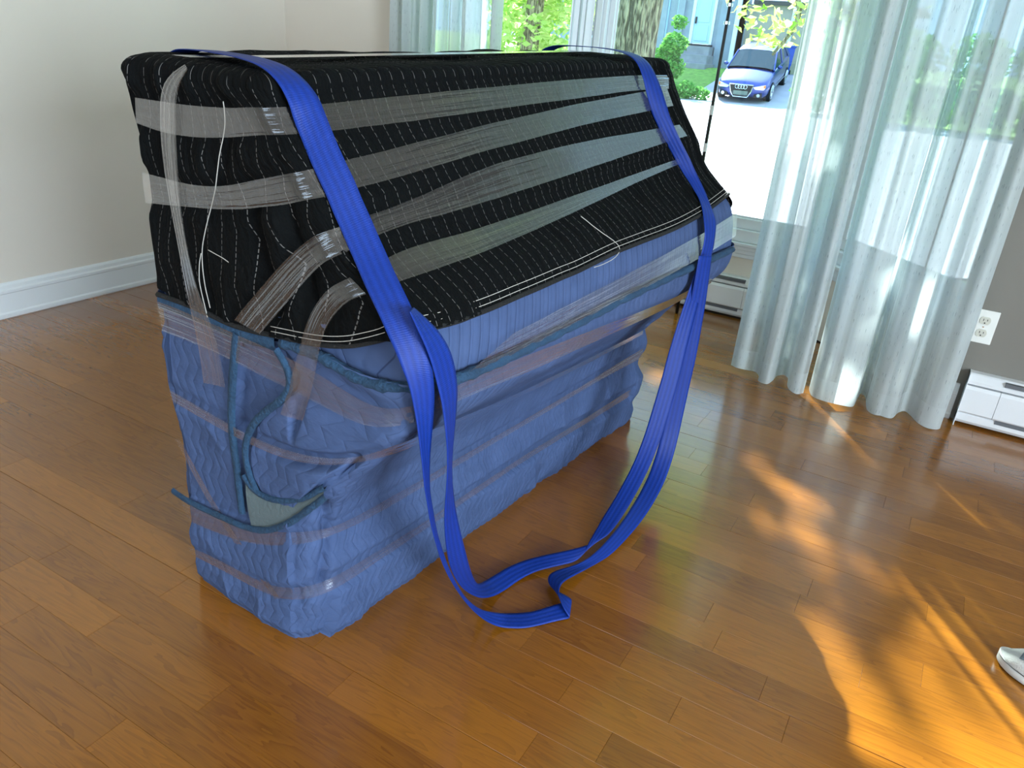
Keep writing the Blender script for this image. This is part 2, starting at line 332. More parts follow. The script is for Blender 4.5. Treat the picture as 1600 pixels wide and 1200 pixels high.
# ------------------------------------------------------------------ the room
XL, YW, CEIL = -3.225, 3.15, 2.45
XR, YB = 3.3, -2.9
BA, BB, BC, BD = (-2.41, YW), (-1.78, 3.78), (-.48, 3.78), (.15, YW)
def wallbox(name, boxes, mt='wall', parent=None):
    mb = MB()
    for b in boxes: mb.box(*b)
    return mb.mk(name, M[mt], parent, 'structure')
wallbox('wall_left', [(XL-.12, XL, YB-.12, YW+.12, 0, CEIL)])
wallbox('wall_window_left', [(XL-.0, BA[0], YW, YW+.12, 0, CEIL)])
wallbox('wall_window_right', [(BD[0], XR+.12, YW, YW+.12, 0, CEIL)], 'wall_backlit')
def holed(axis, c0, c1, a0, a1, h0, h1, z0, z1):
    r = [(a0, h0, 0, CEIL), (h1, a1, 0, CEIL), (h0, h1, 0, z0), (h0, h1, z1, CEIL)]
    return [((p, q, c0, c1, s, e) if axis == 'y' else (c0, c1, p, q, s, e)) for p, q, s, e in r]
wallbox('wall_back', holed('y', YB-.12, YB, XL, XR, -1.8, 0., .7, 2.05))
wallbox('wall_right', holed('x', XR, XR+.12, YB-.12, YW, -1.8, 0., .7, 2.05))
cm = MB().box(XL-.12, XR+.12, YB-.12, 4.2, CEIL, CEIL+.1); cm.mk('ceiling', M['ceil'], None, 'structure')

# baseboards with a stepped moulding
def baseboard(name, a, b, nrm, h=.142):
    a, b, nrm = Vector((*a, 0)), Vector((*b, 0)), Vector((*nrm, 0))
    prof = [(0, 0), (.017, 0), (.017, .004), (.020, .006), (.020, .018), (.015, .024), (.0145, .098), (.017, .102), (.017, .112), (.011, .118), (.010, .132), (.006, .139), (0, h)]
    MB().prism(prof, lambda p, s: (b if s else a)+nrm*p[0]+Vector((0, 0, p[1]))).mk(name, M['trim'], None, 'structure')
baseboard('baseboard_left', (XL, YB), (XL, YW), (1, 0))
baseboard('baseboard_window_left', (XL, YW), (BA[0], YW), (0, -1))
baseboard('baseboard_window_right', (BD[0]+.004, YW), (.19, YW), (0, -1))
baseboard('baseboard_window_far_right', (1.76, YW), (XR, YW), (0, -1))
baseboard('baseboard_back', (XL, YB), (XR, YB), (0, 1))
baseboard('baseboard_right', (XR, YB), (XR, YW), (-1, 0))

# bay: three facets with a window each
def facet(side, num, P, Q, z0=.44, z1=2.29):
    P, Q = Vector((*P, 0)), Vector((*Q, 0)); d = (Q-P); Lf = d.length; d.normalize(); n = Vector((d.y, -d.x, 0))     # n points into the room
    if n.y > 0: n = -n
    Mx = Matrix((d, -n, Vector((0, 0, 1)))).transposed().to_4x4(); Mx.translation = P      # local x along, y outward
    e = .045
    mb = MB()
    for b in ((0, Lf, 0, .12, 0, z0-.07), (0, Lf, 0, .12, z1+.07, CEIL)): mb.box(*b, Mx)
    mb.mk('wall_bay_'+side, M['wall'], None, 'structure')
    # casing, sill mouldings
    w = MB()
    w.box(0, e, 0, .12, z0-.07, z1+.07, Mx).box(Lf-e, Lf, 0, .12, z0-.07, z1+.07, Mx)
    w.box(e-.03, e, -.012, .0, z0-.07, z1+.12, Mx).box(Lf-e, Lf-e+.03, -.012, 0, z0-.07, z1+.12, Mx).box(e-.05, Lf-e+.05, -.012, 0, z1+.07, z1+.14, Mx)
    w.box(e, Lf-e, .0, .085, z0-.07, z0-.012, Mx).box(e, Lf-e, .0, .085, z1+.012, z1+.07, Mx).box(e, e+.02, 0, .085, z0-.012, z1+.012, Mx).box(Lf-e-.02, Lf-e, 0, .085, z0-.012, z1+.012, Mx)
    win = w.mk('window_%d' % num, M['frame'], None, 'structure', bevel=.003)
    s = MB().box(.0, Lf, -.030, .03, z0-.085, z0-.070, Mx); s.box(0.005, Lf-.005, -.020, .0, z0-.105, z0-.085, Mx).box(.005, Lf-.005, -.014, 0, z0-.125, z0-.105, Mx).box(.005, Lf-.005, -.009, 0, z0-.145, z0-.125, Mx)
    s.mk('sill', M['frame'], win, None, bevel=.003)
    g0, g1 = e+.02, Lf-e-.02
    fr = MB().box(g0, g1, .030, .075, z0-.012, z0+.038, Mx).box(g0, g1, .030, .075, z1-.038, z1+.012, Mx).box(g0, g0+.03, .030, .075, z0+.038, z1-.038, Mx).box(g1-.03, g1, .030, .075, z0+.038, z1-.038, Mx)
    fr.mk('sash', M['frame'], win, None, bevel=.004)
    bd = MB().box(g0+.03, g1-.03, .047, .052, z0+.038, z0+.047, Mx).box(g0+.03, g1-.03, .047, .052, z1-.047, z1-.038, Mx).box(g0+.03, g0+.038, .047, .052, z0+.047, z1-.047, Mx).box(g1-.038, g1-.03, .047, .052, z0+.047, z1-.047, Mx)
    bd.mk('glazing_bead', M['trim'], win)
    MB().box(g0+.028, g1-.028, .054, .058, z0+.036, z1-.036, Mx).mk('pane', M['glass'], win)
facet('left', 1, BA, BB); facet('center', 2, BB, BC); facet('right', 3, BC, BD)

# unseen windows added around the fill-light openings (behind the viewer)
def plainwin(num, x0, x1, y0, y1):
    horiz = (x1-x0) > (y1-y0); z0, z1 = .7, 2.05
    if horiz: fr = MB().box(x0, x1, y0, y1, z0, z0+.05).box(x0, x1, y0, y1, z1-.05, z1).box(x0, x0+.05, y0, y1, z0+.05, z1-.05).box(x1-.05, x1, y0, y1, z0+.05, z1-.05).box((x0+x1)/2-.025, (x0+x1)/2+.025, y0, y1, z0+.05, z1-.05)
    else: fr = MB().box(x0, x1, y0, y1, z0, z0+.05).box(x0, x1, y0, y1, z1-.05, z1).box(x0, x1, y0, y0+.05, z0+.05, z1-.05).box(x0, x1, y1-.05, y1, z0+.05, z1-.05).box(x0, x1, (y0+y1)/2-.025, (y0+y1)/2+.025, z0+.05, z1-.05)
    fr.mk('window_%d' % num, M['frame'], None, 'structure')
plainwin(4, -1.8, 0, YB-.09, YB-.04); plainwin(5, XR+.04, XR+.09, -1.8, 0.)

# ------------------------------------------------------------------ floor of separate planks
SW = .0812
floor = MB().box(XL-.12, XR+.12, YB-.12, 4.0, -.06, -.0125).mk('floor', M['soil'], None, 'structure')
def inside(x, y):
    if x < XL or x > XR or y < YB: return False
    if y <= YW: return True
    if y > 3.78: return False
    return (BA[0]+(y-YW)) < x < (BD[0]-(y-YW))
def project(p):
    v = Vector(p)-EYE; z = v.dot(fwd)
    if z < .05: return None
    return 800+F_PX*v.dot(right)/z, 600-F_PX*v.dot(upv)/z
def plank_mesh(Lx, wy):
    g = .0001; b = .0004; T = 0.; z1 = -.0006; z2 = -.0125; hx, hy = Lx/2-g, wy/2-g
    vs = [(sx*(hx-b), sy*(hy-b), T) for sx, sy in ((-1,-1),(1,-1),(1,1),(-1,1))]+[(sx*hx, sy*hy, z1) for sx, sy in ((-1,-1),(1,-1),(1,1),(-1,1))]+[(sx*hx, sy*hy, z2) for sx, sy in ((-1,-1),(1,-1),(1,1),(-1,1))]
    fs = [(0,1,2,3)]+[(4+i, 4+(i+1)%4, (i+1)%4, i) for i in range(4)]+[(8+i, 8+(i+1)%4, 4+(i+1)%4, 4+i) for i in range(4)]
    return vs, fs
pr = random.Random(11)
LENS = [.34, .42, .5, .58, .66, .76, .88, 1.0, 1.15]
cache = {}
vis, rest = [], []
known = {0: -.353, -1: -.213, 1: -.077, -2: -.418, 2: -.200, 4: .21, -5: -.80}        # row (0 = just below y=1.30): a butt joint's x
GAPS = {0: .0016, -5: .0012, 7: .0014, 13: .0013, 9: .0008}
for k in range(-52, 31):
    y1 = 1.30+k*SW; y0 = y1-SW; gap = GAPS.get(k, 0)       # a wider joint on the far side of some rows
    yc = (y0+y1)/2
    xs = []
    x = known.get(k, pr.uniform(-.6, .3))
    while x > XL-.01: xs.append(x); x -= pr.choice(LENS)
    xs.append(XL)
    x = known.get(k, xs[0])+pr.choice(LENS)
    up_ = []
    while x < XR: up_.append(x); x += pr.choice(LENS)
    xs = sorted(set(xs+up_+[XR]))
    for a, b in zip(xs[:-1], xs[1:]):
        if b-a < .02: continue
        if y0 > YW-.0: # inside the bay: clip
            lo, hi = BA[0]+(y1-YW)-.03, BD[0]-(y1-YW)+.03; a2, b2 = max(a, lo), min(b, hi)
            if b2-a2 < .04: continue
            a, b = a2, b2
        pts = [project((px, py, 0)) for px in (a, (a+b)/2, b) for py in (y0, y1)]
        ok = any(p and -10 < p[0] < 1610 and -10 < p[1] < 1210 for p in pts)
        hid = (-1.30 < a and b < -.9 and 1.0 < yc < 2.3)
        pix = max((abs(pts[0][0]-pts[4][0])+abs(pts[0][1]-pts[4][1])), 0) if pts[0] and pts[4] else 0
        (vis if ok and not hid and y1 < 3.8 else rest).append((a, b, y0, y1-gap, pix))
vis.sort(key=lambda q: -q[4]); rest += vis[295:]; vis = vis[:295]
for a, b, y0, y1, _ in vis:
    key = (round(b-a, 3), round(y1-y0, 4))
    if key not in cache:
        cache[key] = pyd('plank', *plank_mesh(b-a, y1-y0)); cache[key].materials.append(M['wood'])
    o = bpy.data.objects.new('plank', cache[key]); COL.objects.link(o); o.parent = floor; o.location = ((a+b)/2, (y0+y1)/2, 0)
vs, fs, pid = [], [], []
for a, b, y0, y1, _ in rest:
    v, f = plank_mesh(b-a, y1-y0); n = len(vs); vs += [(p[0]+(a+b)/2, p[1]+(y0+y1)/2, p[2]) for p in v]; fs += [tuple(n+i for i in q) for q in f]; pid += [pr.random()]*len(v)
me = pyd('distant_planks', vs, fs); at = me.attributes.new('pid', 'FLOAT', 'POINT'); at.data.foreach_set('value', pid)
link('distant_planks', me, M['wood'], floor, 'stuff')

# ------------------------------------------------------------------ baseboard heaters
def heater(x0, x1, y, label, seams, slots, near_left_open=True):
    t = thing('baseboard_heater', label, 'heater', ((x0+x1)/2, y, 0), 0)
    w = (x1-x0)/2; D = .066; H0, H1 = .012, .205
    # casing: back, hooded top with a lip, bottom pan
    prof = [(0, H0), (-D*.72, H0), (-D*.86, H0+.012), (-D*.86, H0+.035), (-D*.80, H0+.040), (-D*.25, H0+.040), (-D*.25, .168), (-D*.86, .168), (-D*.86, .180), (-D*.60, H1-.004), (-D*.5, H1), (0, H1)]
    MB().prism(prof, lambda p, s: ((w if s else -w), p[0], p[1])).mk('casing', M['heater'], t)
    cuts = [-w]+[s-(x0+x1)/2 for s in seams]+[w]
    for a, b in zip(cuts[:-1], cuts[1:]):
        pf = [(-D*.25, .056), (-D*.93, .056), (-D*1.0, .062), (-D*1.0, .150), (-D*.90, .162), (-D*.25, .162)]
        MB().prism(pf, lambda p, s: ((b-.0007 if s else a+.0007), p[0], p[1])).mk('cover_panel', M['heater'], t)
    for a, b, zz in slots:
        MB().box(a-(x0+x1)/2, b-(x0+x1)/2, -D*.9, -D*.3, zz, zz+.014).mk('vent_slot', M['slot'], t)
    for s in (-1, 1): MB().box(s*w-(.003 if s > 0 else 0), s*w+(.003 if s < 0 else 0), -D*1.02, 0, H0-.012, H1+.002).mk('end_cap', M['heater'], t, bevel=.001)
    return t
heater(-1.55, -.56, 3.779, 'white electric baseboard heater under the bay window, behind the blue straps', [-1.24, -.785], [(-1.5, -.80, .040), (-1.35, -.79, .186)])
heater(.205, 1.75, YW-.001, 'white electric baseboard heater at right below the wall outlet', [.318, 1.6], [(.330, 1.58, .040), (.322, 1.60, .186)])

# outlet
t = thing('wall_outlet', 'white duplex electrical outlet on the shaded wall right of the curtain', 'outlet', (.198, YW, .372))
MB().box(-.039, .039, -.006, 0, -.062, .062).mk('cover_plate', M['outlet'], t, bevel=.0025)
for s in (-1, 1):
    ring = [(.0175*math.cos(q), s*.0235+max(-.0140, min(.0140, .0175*math.sin(q)))) for q in [2*math.pi*i/28 for i in range(28)]]
    r = MB().prism(ring, lambda p, e: (p[0], -.0085 if e else -.005, p[1])).mk('receptacle', M['socket'], t)
    for q, hh in ((-.006, .0042), (.0065, .0034)):
        MB().box(q-.0011, q+.0011, -.0089, -.0080, s*.0235+.003-hh, s*.0235+.003+hh).mk('slot', M['dark'], r)
    MB().cyl((0, -.0080, s*.0235-.0082), (0, -.0089, s*.0235-.0082), .0026, n=10).mk('ground_hole', M['dark'], r)
MB().cyl((0, -.005, 0), (0, -.0078, 0), .0032, n=12).mk('screw', M['chrome'], t)

# black pole with white bands and small rings in the bay
t = thing('banded_pole', 'thin black pole with white bands standing before the middle window', 'pole', (-1.065, 3.60, 0))
MB().tube([(0, 0, 0), (0, 0, 1.2), (0.002, 0, 2.1)], [.0085, .0075, .006], 8).mk('shaft', M['pole'], t, smooth=True)
for z0, z1 in ((.945, .985), (.785, .822)): MB().cyl((0, 0, z0), (0, 0, z1), .0095, n=10).mk('white_band', M['band'], t, smooth=False)
for z in (1.385, 1.315): MB().cyl((0, 0, z), (0, 0, z+.012), .013, n=10).mk('ring', M['chrome'], t)

# ------------------------------------------------------------------ sheer curtains
def curtain_panel(parent, pts, z0, z1, name='curtain_panel', k=7, nz=44, ph=0.):
    C = catmull(pts, k); s = np.r_[0, np.cumsum(np.hypot(*np.diff(C, axis=0).T))]
    cen = C[:, 1].mean(); V = []; F = []; UV = []
    for j in range(nz+1):
        f = j/nz; z = z0+(z1-z0)*f
        hemz = .006*np.sin(s*26+ph)*(1-f)**6
        amp = .62+.38*(1-f)**1.5
        xx = C[:, 0]+.012*np.sin(C[:, 0]*9+4*f)*f; yy = cen+(C[:, 1]-cen)*amp+.022*np.sin(C[:, 0]*78+1.5*f)*min(1, f*2.2)+.012*np.sin(C[:, 0]*31+2*f)*f
        V += [(x, y, z+h) for x, y, h in zip(xx, yy, hemz)]; UV += [(q, z-z0) for q in s]
    n = len(C)
    F = [(j*n+i, j*n+i+1, (j+1)*n+i+1, (j+1)*n+i) for j in range(nz) for i in range(n-1)]
    me = pyd(name, V, F); uv = me.uv_layers.new(name='UVMap'); li = np.zeros(len(me.loops), int); me.loops.foreach_get('vertex_index', li)
    uv.data.foreach_set('uv', np.array(UV)[li].ravel())
    return link(name, me, M['sheer'], parent, smooth=True)
cr_ = thing('sheer_curtain', 'white sheer curtain gathered in wavy folds at the right of the bay window', 'curtain', (0, 0, 0))
HEM = [(-.635, 3.051), (-.605, 3.022), (-.57, 3.024), (-.532, 3.045), (-.505, 3.010), (-.498, 2.965), (-.461, 2.938), (-.447, 2.985), (-.449, 3.07), (-.43, 3.105), (-.405, 3.07), (-.385, 2.97), (-.345, 2.938), (-.322, 2.97)]
curtain_panel(cr_, HEM, .018, 2.36)
curtain_panel(cr_, [(-.318, 3.10), (-.310, 3.03), (-.284, 2.969), (-.245, 2.938), (-.205, 2.932), (-.16, 2.95), (-.137, 2.98), (-.134, 3.05), (-.128, 3.11), (-.108, 3.08), (-.087, 2.99), (-.06, 2.955), (-.036, 2.952)], .012, 2.36, ph=2)
curtain_panel(cr_, [(-.043, 2.966), (.001, 2.967), (.018, 3.02), (.038, 3.045), (.06, 3.02), (.087, 2.985), (.12, 2.968), (.152, 2.975), (.165, 2.99)], .012, 2.36, ph=4)
MB().tube([(-.72, 3.03, 2.375), (.24, 3.03, 2.375)], .012, 10).mk('curtain_rod', M['frame'], cr_)
cl_ = thing('sheer_curtain', 'white sheer curtain hanging at the far left of the bay, behind the wrapped piano', 'curtain', (0, 0, 0))
rr = random.Random(5); xs = np.linspace(-2.44, -1.865, 22)
curtain_panel(cl_, [(x, 3.06+(.035 if i % 2 else -.03)*rr.uniform(.5, 1)) for i, x in enumerate(xs)], .018, 2.36)
MB().tube([(-2.5, 3.06, 2.375), (-1.8, 3.06, 2.375)], .012, 10).mk('curtain_rod', M['frame'], cl_)
# baked shape tables, in millimetres of the piano's own frame: (u, v, z) points
BANDS={'t1':[[38,-8,1053,32,-8,1010],[85,-8,1054,76,-8,1006],[131,-8,1055,121,-8,1004],[175,-8,1056,166,-8,1005],[219,-8,1058,210,-8,1008],[261,-8,1061,254,-8,1013],[301,-8,1064,296,-8,1019],[339,-7,1069,337,-8,1026],[370,0,1072,373,-6,1032],[390,14,1075,402,2,1036],[400,39,1077,420,19,1039],[402,70,1079,427,46,1041],[402,104,1080,429,78,1042],[401,140,1082,429,113,1043],[401,177,1084,429,150,1045],[401,216,1086,429,188,1046],[400,257,1088,429,229,1048],[400,300,1090,428,271,1049],[400,346,1092,428,316,1052],[399,393,1095,427,363,1054],[399,443,1097,426,412,1056],[398,495,1100,426,464,1059],[398,551,1102,425,518,1062],[397,609,1105,425,575,1065],[397,670,1108,424,636,1068],[396,735,1111,423,701,1071],[396,804,1114,423,769,1074],[395,878,1117,422,842,1077],[395,956,1120,421,919,1081],[395,1039,1123,420,1002,1085],[395,1127,1126,419,1090,1090],[396,1221,1129,419,1183,1093],[397,1319,1130,421,1280,1095],[399,1421,1131,423,1380,1096]],
't2':[[31,-8,924,30,-8,869],[78,-8,924,80,-8,874],[125,-8,924,130,-8,880],[171,-8,925,178,-8,886],[216,-8,929,225,-8,892],[260,-8,936,269,-8,899],[302,-8,946,313,-8,907],[343,-8,958,354,-8,917],[383,-8,969,395,-8,927],[418,-5,979,432,-7,937],[444,4,988,462,0,947],[457,25,994,481,15,954],[461,54,998,489,41,959],[460,89,1002,490,75,963],[459,126,1005,488,112,965],[457,165,1008,487,151,968],[455,206,1012,485,191,971],[453,248,1016,483,234,975],[451,293,1020,481,279,979],[449,341,1024,479,327,983],[447,391,1029,476,377,988],[444,443,1034,474,429,993],[442,498,1039,472,484,997],[440,556,1043,470,542,1001],[438,617,1048,468,604,1006],[436,682,1053,466,669,1011],[434,751,1059,463,738,1016],[431,824,1065,461,811,1022],[429,901,1070,460,889,1027],[427,984,1075,458,972,1032],[426,1072,1081,457,1060,1037],[424,1167,1087,455,1155,1042],[422,1268,1093,454,1256,1048],[420,1372,1099,453,1361,1054]],
't3':[[274,-8,703,342,-8,695],[306,-8,736,372,-8,726],[338,-8,767,402,-8,756],[370,-8,798,430,-8,785],[400,-8,827,457,-8,813],[431,-8,854,484,-8,839],[461,-8,878,509,-5,861],[488,-3,898,528,6,879],[507,11,913,537,28,890],[516,36,921,538,59,897],[517,70,926,536,96,901],[515,110,929,534,135,904],[512,151,934,533,176,906],[509,195,939,533,219,907],[505,241,945,532,264,909],[501,289,952,531,311,911],[497,340,959,530,361,914],[493,393,965,528,414,916],[490,449,971,526,470,920],[487,509,975,524,529,923],[486,571,979,522,592,927],[484,638,983,520,658,931],[483,708,987,518,729,936],[482,783,990,515,804,941],[481,862,993,513,884,946],[481,947,996,510,970,952],[482,1038,998,508,1062,958],[482,1136,1001,505,1160,964],[482,1240,1004,503,1264,971],[482,1348,1007,501,1373,977]],
't4':[[384,-8,552,443,-8,560],[401,-8,591,457,-8,597],[416,-8,629,470,-8,632],[431,-8,666,480,-8,667],[444,-8,702,489,-8,700],[458,-8,736,499,-8,732],[476,-8,769,515,-8,762],[498,-8,799,537,-8,789],[524,-6,825,562,-5,812],[547,2,846,585,5,828],[562,21,860,599,26,838],[567,52,868,604,57,842],[565,91,873,604,96,843],[563,134,875,603,138,844],[562,179,876,601,182,845],[561,226,876,600,229,846],[561,276,877,598,278,848],[559,330,879,595,331,851],[557,387,881,591,388,854],[555,448,883,587,448,857],[552,513,886,582,513,861],[549,581,889,577,582,865],[546,654,893,572,655,870],[544,732,897,566,734,875],[542,815,901,560,819,881],[539,904,906,554,909,888],[536,1000,911,548,1005,895],[534,1103,917,543,1107,902],[531,1214,923,539,1214,910],[528,1329,930,536,1326,917]],
't5a':[[683,264,717,686,115,678],[683,315,719,686,170,676],[683,367,721,686,226,674],[682,422,724,686,285,674],[682,481,726,686,347,676],[681,543,729,686,412,677],[681,608,731,686,483,679],[681,678,734,686,560,680],[680,753,738,686,642,681],[679,832,741,686,731,683],[679,918,745,686,827,685],[677,1010,750,686,931,688],[676,1109,755,686,1043,692],[674,1216,761,686,1164,697],[671,1330,769,685,1294,704],[668,1449,777,684,1429,713]],
't5b':[[28,-8,676,33,-8,615],[93,-8,677,98,-8,617],[155,-8,676,160,-8,618],[215,-8,675,219,-8,617],[272,-8,673,276,-8,615],[326,-8,672,330,-8,612],[379,-8,670,382,-8,610],[429,-8,667,432,-8,608],[476,-8,662,480,-8,605],[520,-8,655,526,-8,602],[562,-8,648,571,-8,601],[603,-8,645,613,-6,607],[639,-3,648,648,3,618],[667,12,657,672,24,629],[681,44,664,683,60,637],[686,88,668,685,108,638],[686,141,668,685,164,635],[686,199,666,684,225,630],[686,262,663,683,292,624],[686,330,659,682,363,619],[686,403,654,681,439,615],[686,484,649,678,524,609],[686,572,643,675,619,602],[685,669,636,667,733,591],[683,779,627,648,884,570],[681,899,618,623,1065,544],[679,1030,610,606,1237,527],[677,1166,607,617,1340,537],[677,1303,606,653,1378,571]],
't6':[[35,-8,485,35,-8,461],[92,-8,482,92,-8,458],[147,-8,478,147,-8,455],[200,-8,475,201,-8,453],[252,-8,472,255,-8,452],[304,-8,472,307,-8,453],[356,-8,475,359,-8,456],[408,-8,482,411,-8,465],[459,-8,493,462,-8,478],[509,-8,508,512,-8,496],[556,-8,528,560,-8,518],[600,-8,552,598,0,537],[636,-1,575,618,25,545],[660,17,591,614,79,536],[669,52,596,593,154,514],[666,106,589,567,240,488],[648,182,570,545,326,466],[618,284,538,531,409,449],[580,402,500,521,493,436],[549,520,468,512,580,424],[530,625,448,504,673,412],[522,722,437,497,772,401],[517,819,429,489,879,390],[512,925,422,482,992,379],[506,1041,413,475,1112,370],[500,1166,404,471,1237,363],[493,1297,395,467,1364,356]],
't7':[[23,-8,210,46,-8,168],[82,-8,219,103,-8,175],[140,-8,228,160,-8,185],[198,-8,239,216,-8,197],[253,-8,251,272,-8,214],[307,-8,265,326,-8,235],[360,-8,283,376,-5,258],[404,-1,300,415,4,277],[436,15,311,439,26,288],[450,46,311,449,60,289],[453,86,308,451,101,285],[452,131,304,451,145,282],[452,176,303,451,191,279],[451,224,301,451,238,278],[451,274,299,451,287,277],[451,325,298,451,338,276],[451,380,297,451,391,276],[451,436,296,451,447,276],[451,496,295,451,505,276],[451,559,294,451,567,276],[451,626,293,451,632,275],[451,696,291,451,701,274],[451,770,290,451,774,273],[451,848,289,451,851,272],[451,931,288,451,932,271],[451,1018,287,451,1019,270],[451,1111,287,451,1111,268],[451,1209,288,451,1212,264],[451,1313,288,451,1320,259],[451,1422,287,451,1435,251]],
't8':[[34,-8,91,43,-8,72],[98,-8,102,105,-8,80],[158,-8,110,164,-8,86],[215,-8,115,222,-8,91],[270,-8,121,277,-8,97],[324,-8,133,330,-8,107],[374,-4,151,379,-4,123],[415,7,171,418,9,141],[439,33,183,440,35,152],[448,69,187,449,73,157],[450,114,186,450,117,157],[450,161,184,450,164,157],[450,211,182,450,213,156],[450,263,180,450,265,155],[450,317,179,450,319,155],[450,374,178,450,376,155],[450,433,178,450,434,156],[450,495,178,450,496,157],[450,561,177,450,562,157],[450,631,177,450,631,158],[450,705,176,450,704,157],[450,784,174,450,784,154],[450,869,170,449,871,149],[450,960,166,448,965,143],[450,1057,161,447,1066,136],[450,1160,158,446,1173,130],[449,1269,154,445,1285,124],[449,1382,151,444,1402,118]],
't9':[[30,-8,370,49,-8,377],[54,-8,342,73,-8,350],[77,-8,313,97,-8,322],[101,-8,285,121,-8,295],[126,-8,258,146,-8,268],[152,-8,233,172,-8,243],[180,-8,208,199,-8,219],[208,-8,184,228,-8,196],[237,-8,162,257,-8,174],[267,-8,140,286,-8,153],[298,-8,120,316,-8,132],[329,-8,100,346,-8,112]],
't10':[[203,-11,1120,209,-11,1113],[168,-11,1105,188,-11,1094],[141,-11,1086,173,-11,1072],[126,-11,1063,165,-11,1048],[119,-11,1038,161,-11,1022],[115,-11,1011,157,-11,996],[113,-11,984,155,-11,969],[113,-11,957,153,-11,943],[114,-11,930,151,-11,915],[117,-11,903,151,-11,888],[120,-11,875,152,-11,860],[124,-11,847,155,-11,833],[128,-11,819,159,-11,806],[132,-11,790,165,-11,778],[136,-11,761,172,-11,751],[140,-11,732,182,-11,725],[145,-11,702,195,-11,700],[151,-11,673,208,-11,675],[157,-11,643,218,-11,648],[161,-11,612,225,-11,619],[164,-11,579,229,-11,589],[165,-11,546,233,-11,558]]}
LINES={'hem':[[25,-6,688],[73,-6,690],[120,-6,691],[164,-6,690],[206,-6,688],[247,-6,686],[288,-6,688],[330,-6,692],[371,-6,698],[410,-6,703],[449,-6,708],[487,-6,714],[523,-6,722],[558,-6,733],[591,-6,747],[621,-3,761],[645,6,772],[659,26,776],[665,55,776],[667,90,773],[668,128,771],[668,168,771],[668,210,771],[668,253,772],[667,299,773],[667,348,774],[666,399,775],[666,453,777],[666,510,778],[665,570,781],[663,633,784],[662,700,787],[662,772,788],[662,850,789],[661,934,789],[660,1025,791],[656,1123,795],[650,1230,801],[641,1344,811],[630,1463,822]],
'bind_front':[[387,-6,698],[427,-6,702],[466,-6,702],[501,-6,699],[535,-6,694],[568,-6,690],[602,-6,690],[634,-3,694],[660,7,697],[676,30,697],[683,64,693],[684,105,688],[684,148,684],[684,194,682],[684,241,681],[684,290,681],[684,342,681],[684,396,681],[684,454,682],[684,515,683],[684,580,684],[684,648,686],[684,721,688],[684,800,688],[684,887,688],[684,981,686],[684,1083,685],[684,1193,683],[684,1312,681],[684,1437,679]],
'bind_low':[[5,-6,234],[39,-6,231],[74,-6,231],[111,-6,234],[148,-6,238],[184,-6,242],[220,-6,246],[255,-6,252],[290,-6,262],[325,-6,277],[358,-6,299],[390,-6,324],[419,-6,351],[446,-6,379],[472,-6,405],[497,-6,432]],
'bind_pocket':[[259,-6,373],[271,-6,361],[287,-6,352],[306,-6,349],[329,-6,350],[354,-6,356],[379,-6,365],[404,-6,377],[428,-6,391],[451,-6,408],[472,-6,426],[493,-6,444]],
'bind_vert':[[268,-6,674],[260,-6,645],[253,-6,615],[246,-6,585],[240,-6,554],[235,-6,523],[231,-6,492],[229,-6,461],[230,-6,431],[232,-6,400],[234,-6,369],[235,-6,338],[237,-6,306],[238,-6,273]],
'bind_swirl':[[379,-6,675],[392,-6,663],[402,-6,650],[409,-6,635],[409,-6,617],[400,-6,599],[384,-6,580],[362,-6,561],[338,-6,540],[316,-6,519],[297,-6,496],[283,-6,472],[273,-6,448],[269,-6,425],[270,-6,404],[276,-6,385],[284,-6,367],[295,-6,351]],
'seam_corner':[[558,-6,518],[542,-6,495],[527,-6,471],[512,-5,446],[497,0,417],[483,9,384],[468,22,348],[457,32,315],[451,37,285],[449,35,262],[449,30,240],[448,25,218],[448,24,193],[448,25,167]],
'stitch1':[[283,-6,1072],[284,-6,1056],[283,-6,1039],[278,-6,1022],[270,-6,1004],[262,-6,986],[256,-6,968],[250,-6,949],[244,-6,930],[235,-6,910],[225,-6,890],[214,-6,869],[204,-6,848],[195,-6,827],[189,-6,806],[187,-6,785],[187,-6,765],[189,-6,744],[193,-6,725],[198,-6,705]],
'stitch2':[[186,-6,805],[179,-6,787],[175,-6,769],[173,-6,751],[175,-6,734],[179,-6,717],[183,-6,701],[187,-6,684]],
'stitch3':[[208,-6,816],[221,-6,814],[234,-6,812],[247,-6,810],[259,-6,807],[270,-6,804]],
'frontseam':[[588,639,855],[599,646,847],[610,653,838],[620,661,830],[630,671,821],[639,684,812],[647,696,803],[655,703,794],[661,699,786],[665,684,779],[667,660,774],[668,631,772],[668,603,771],[668,574,772]]}
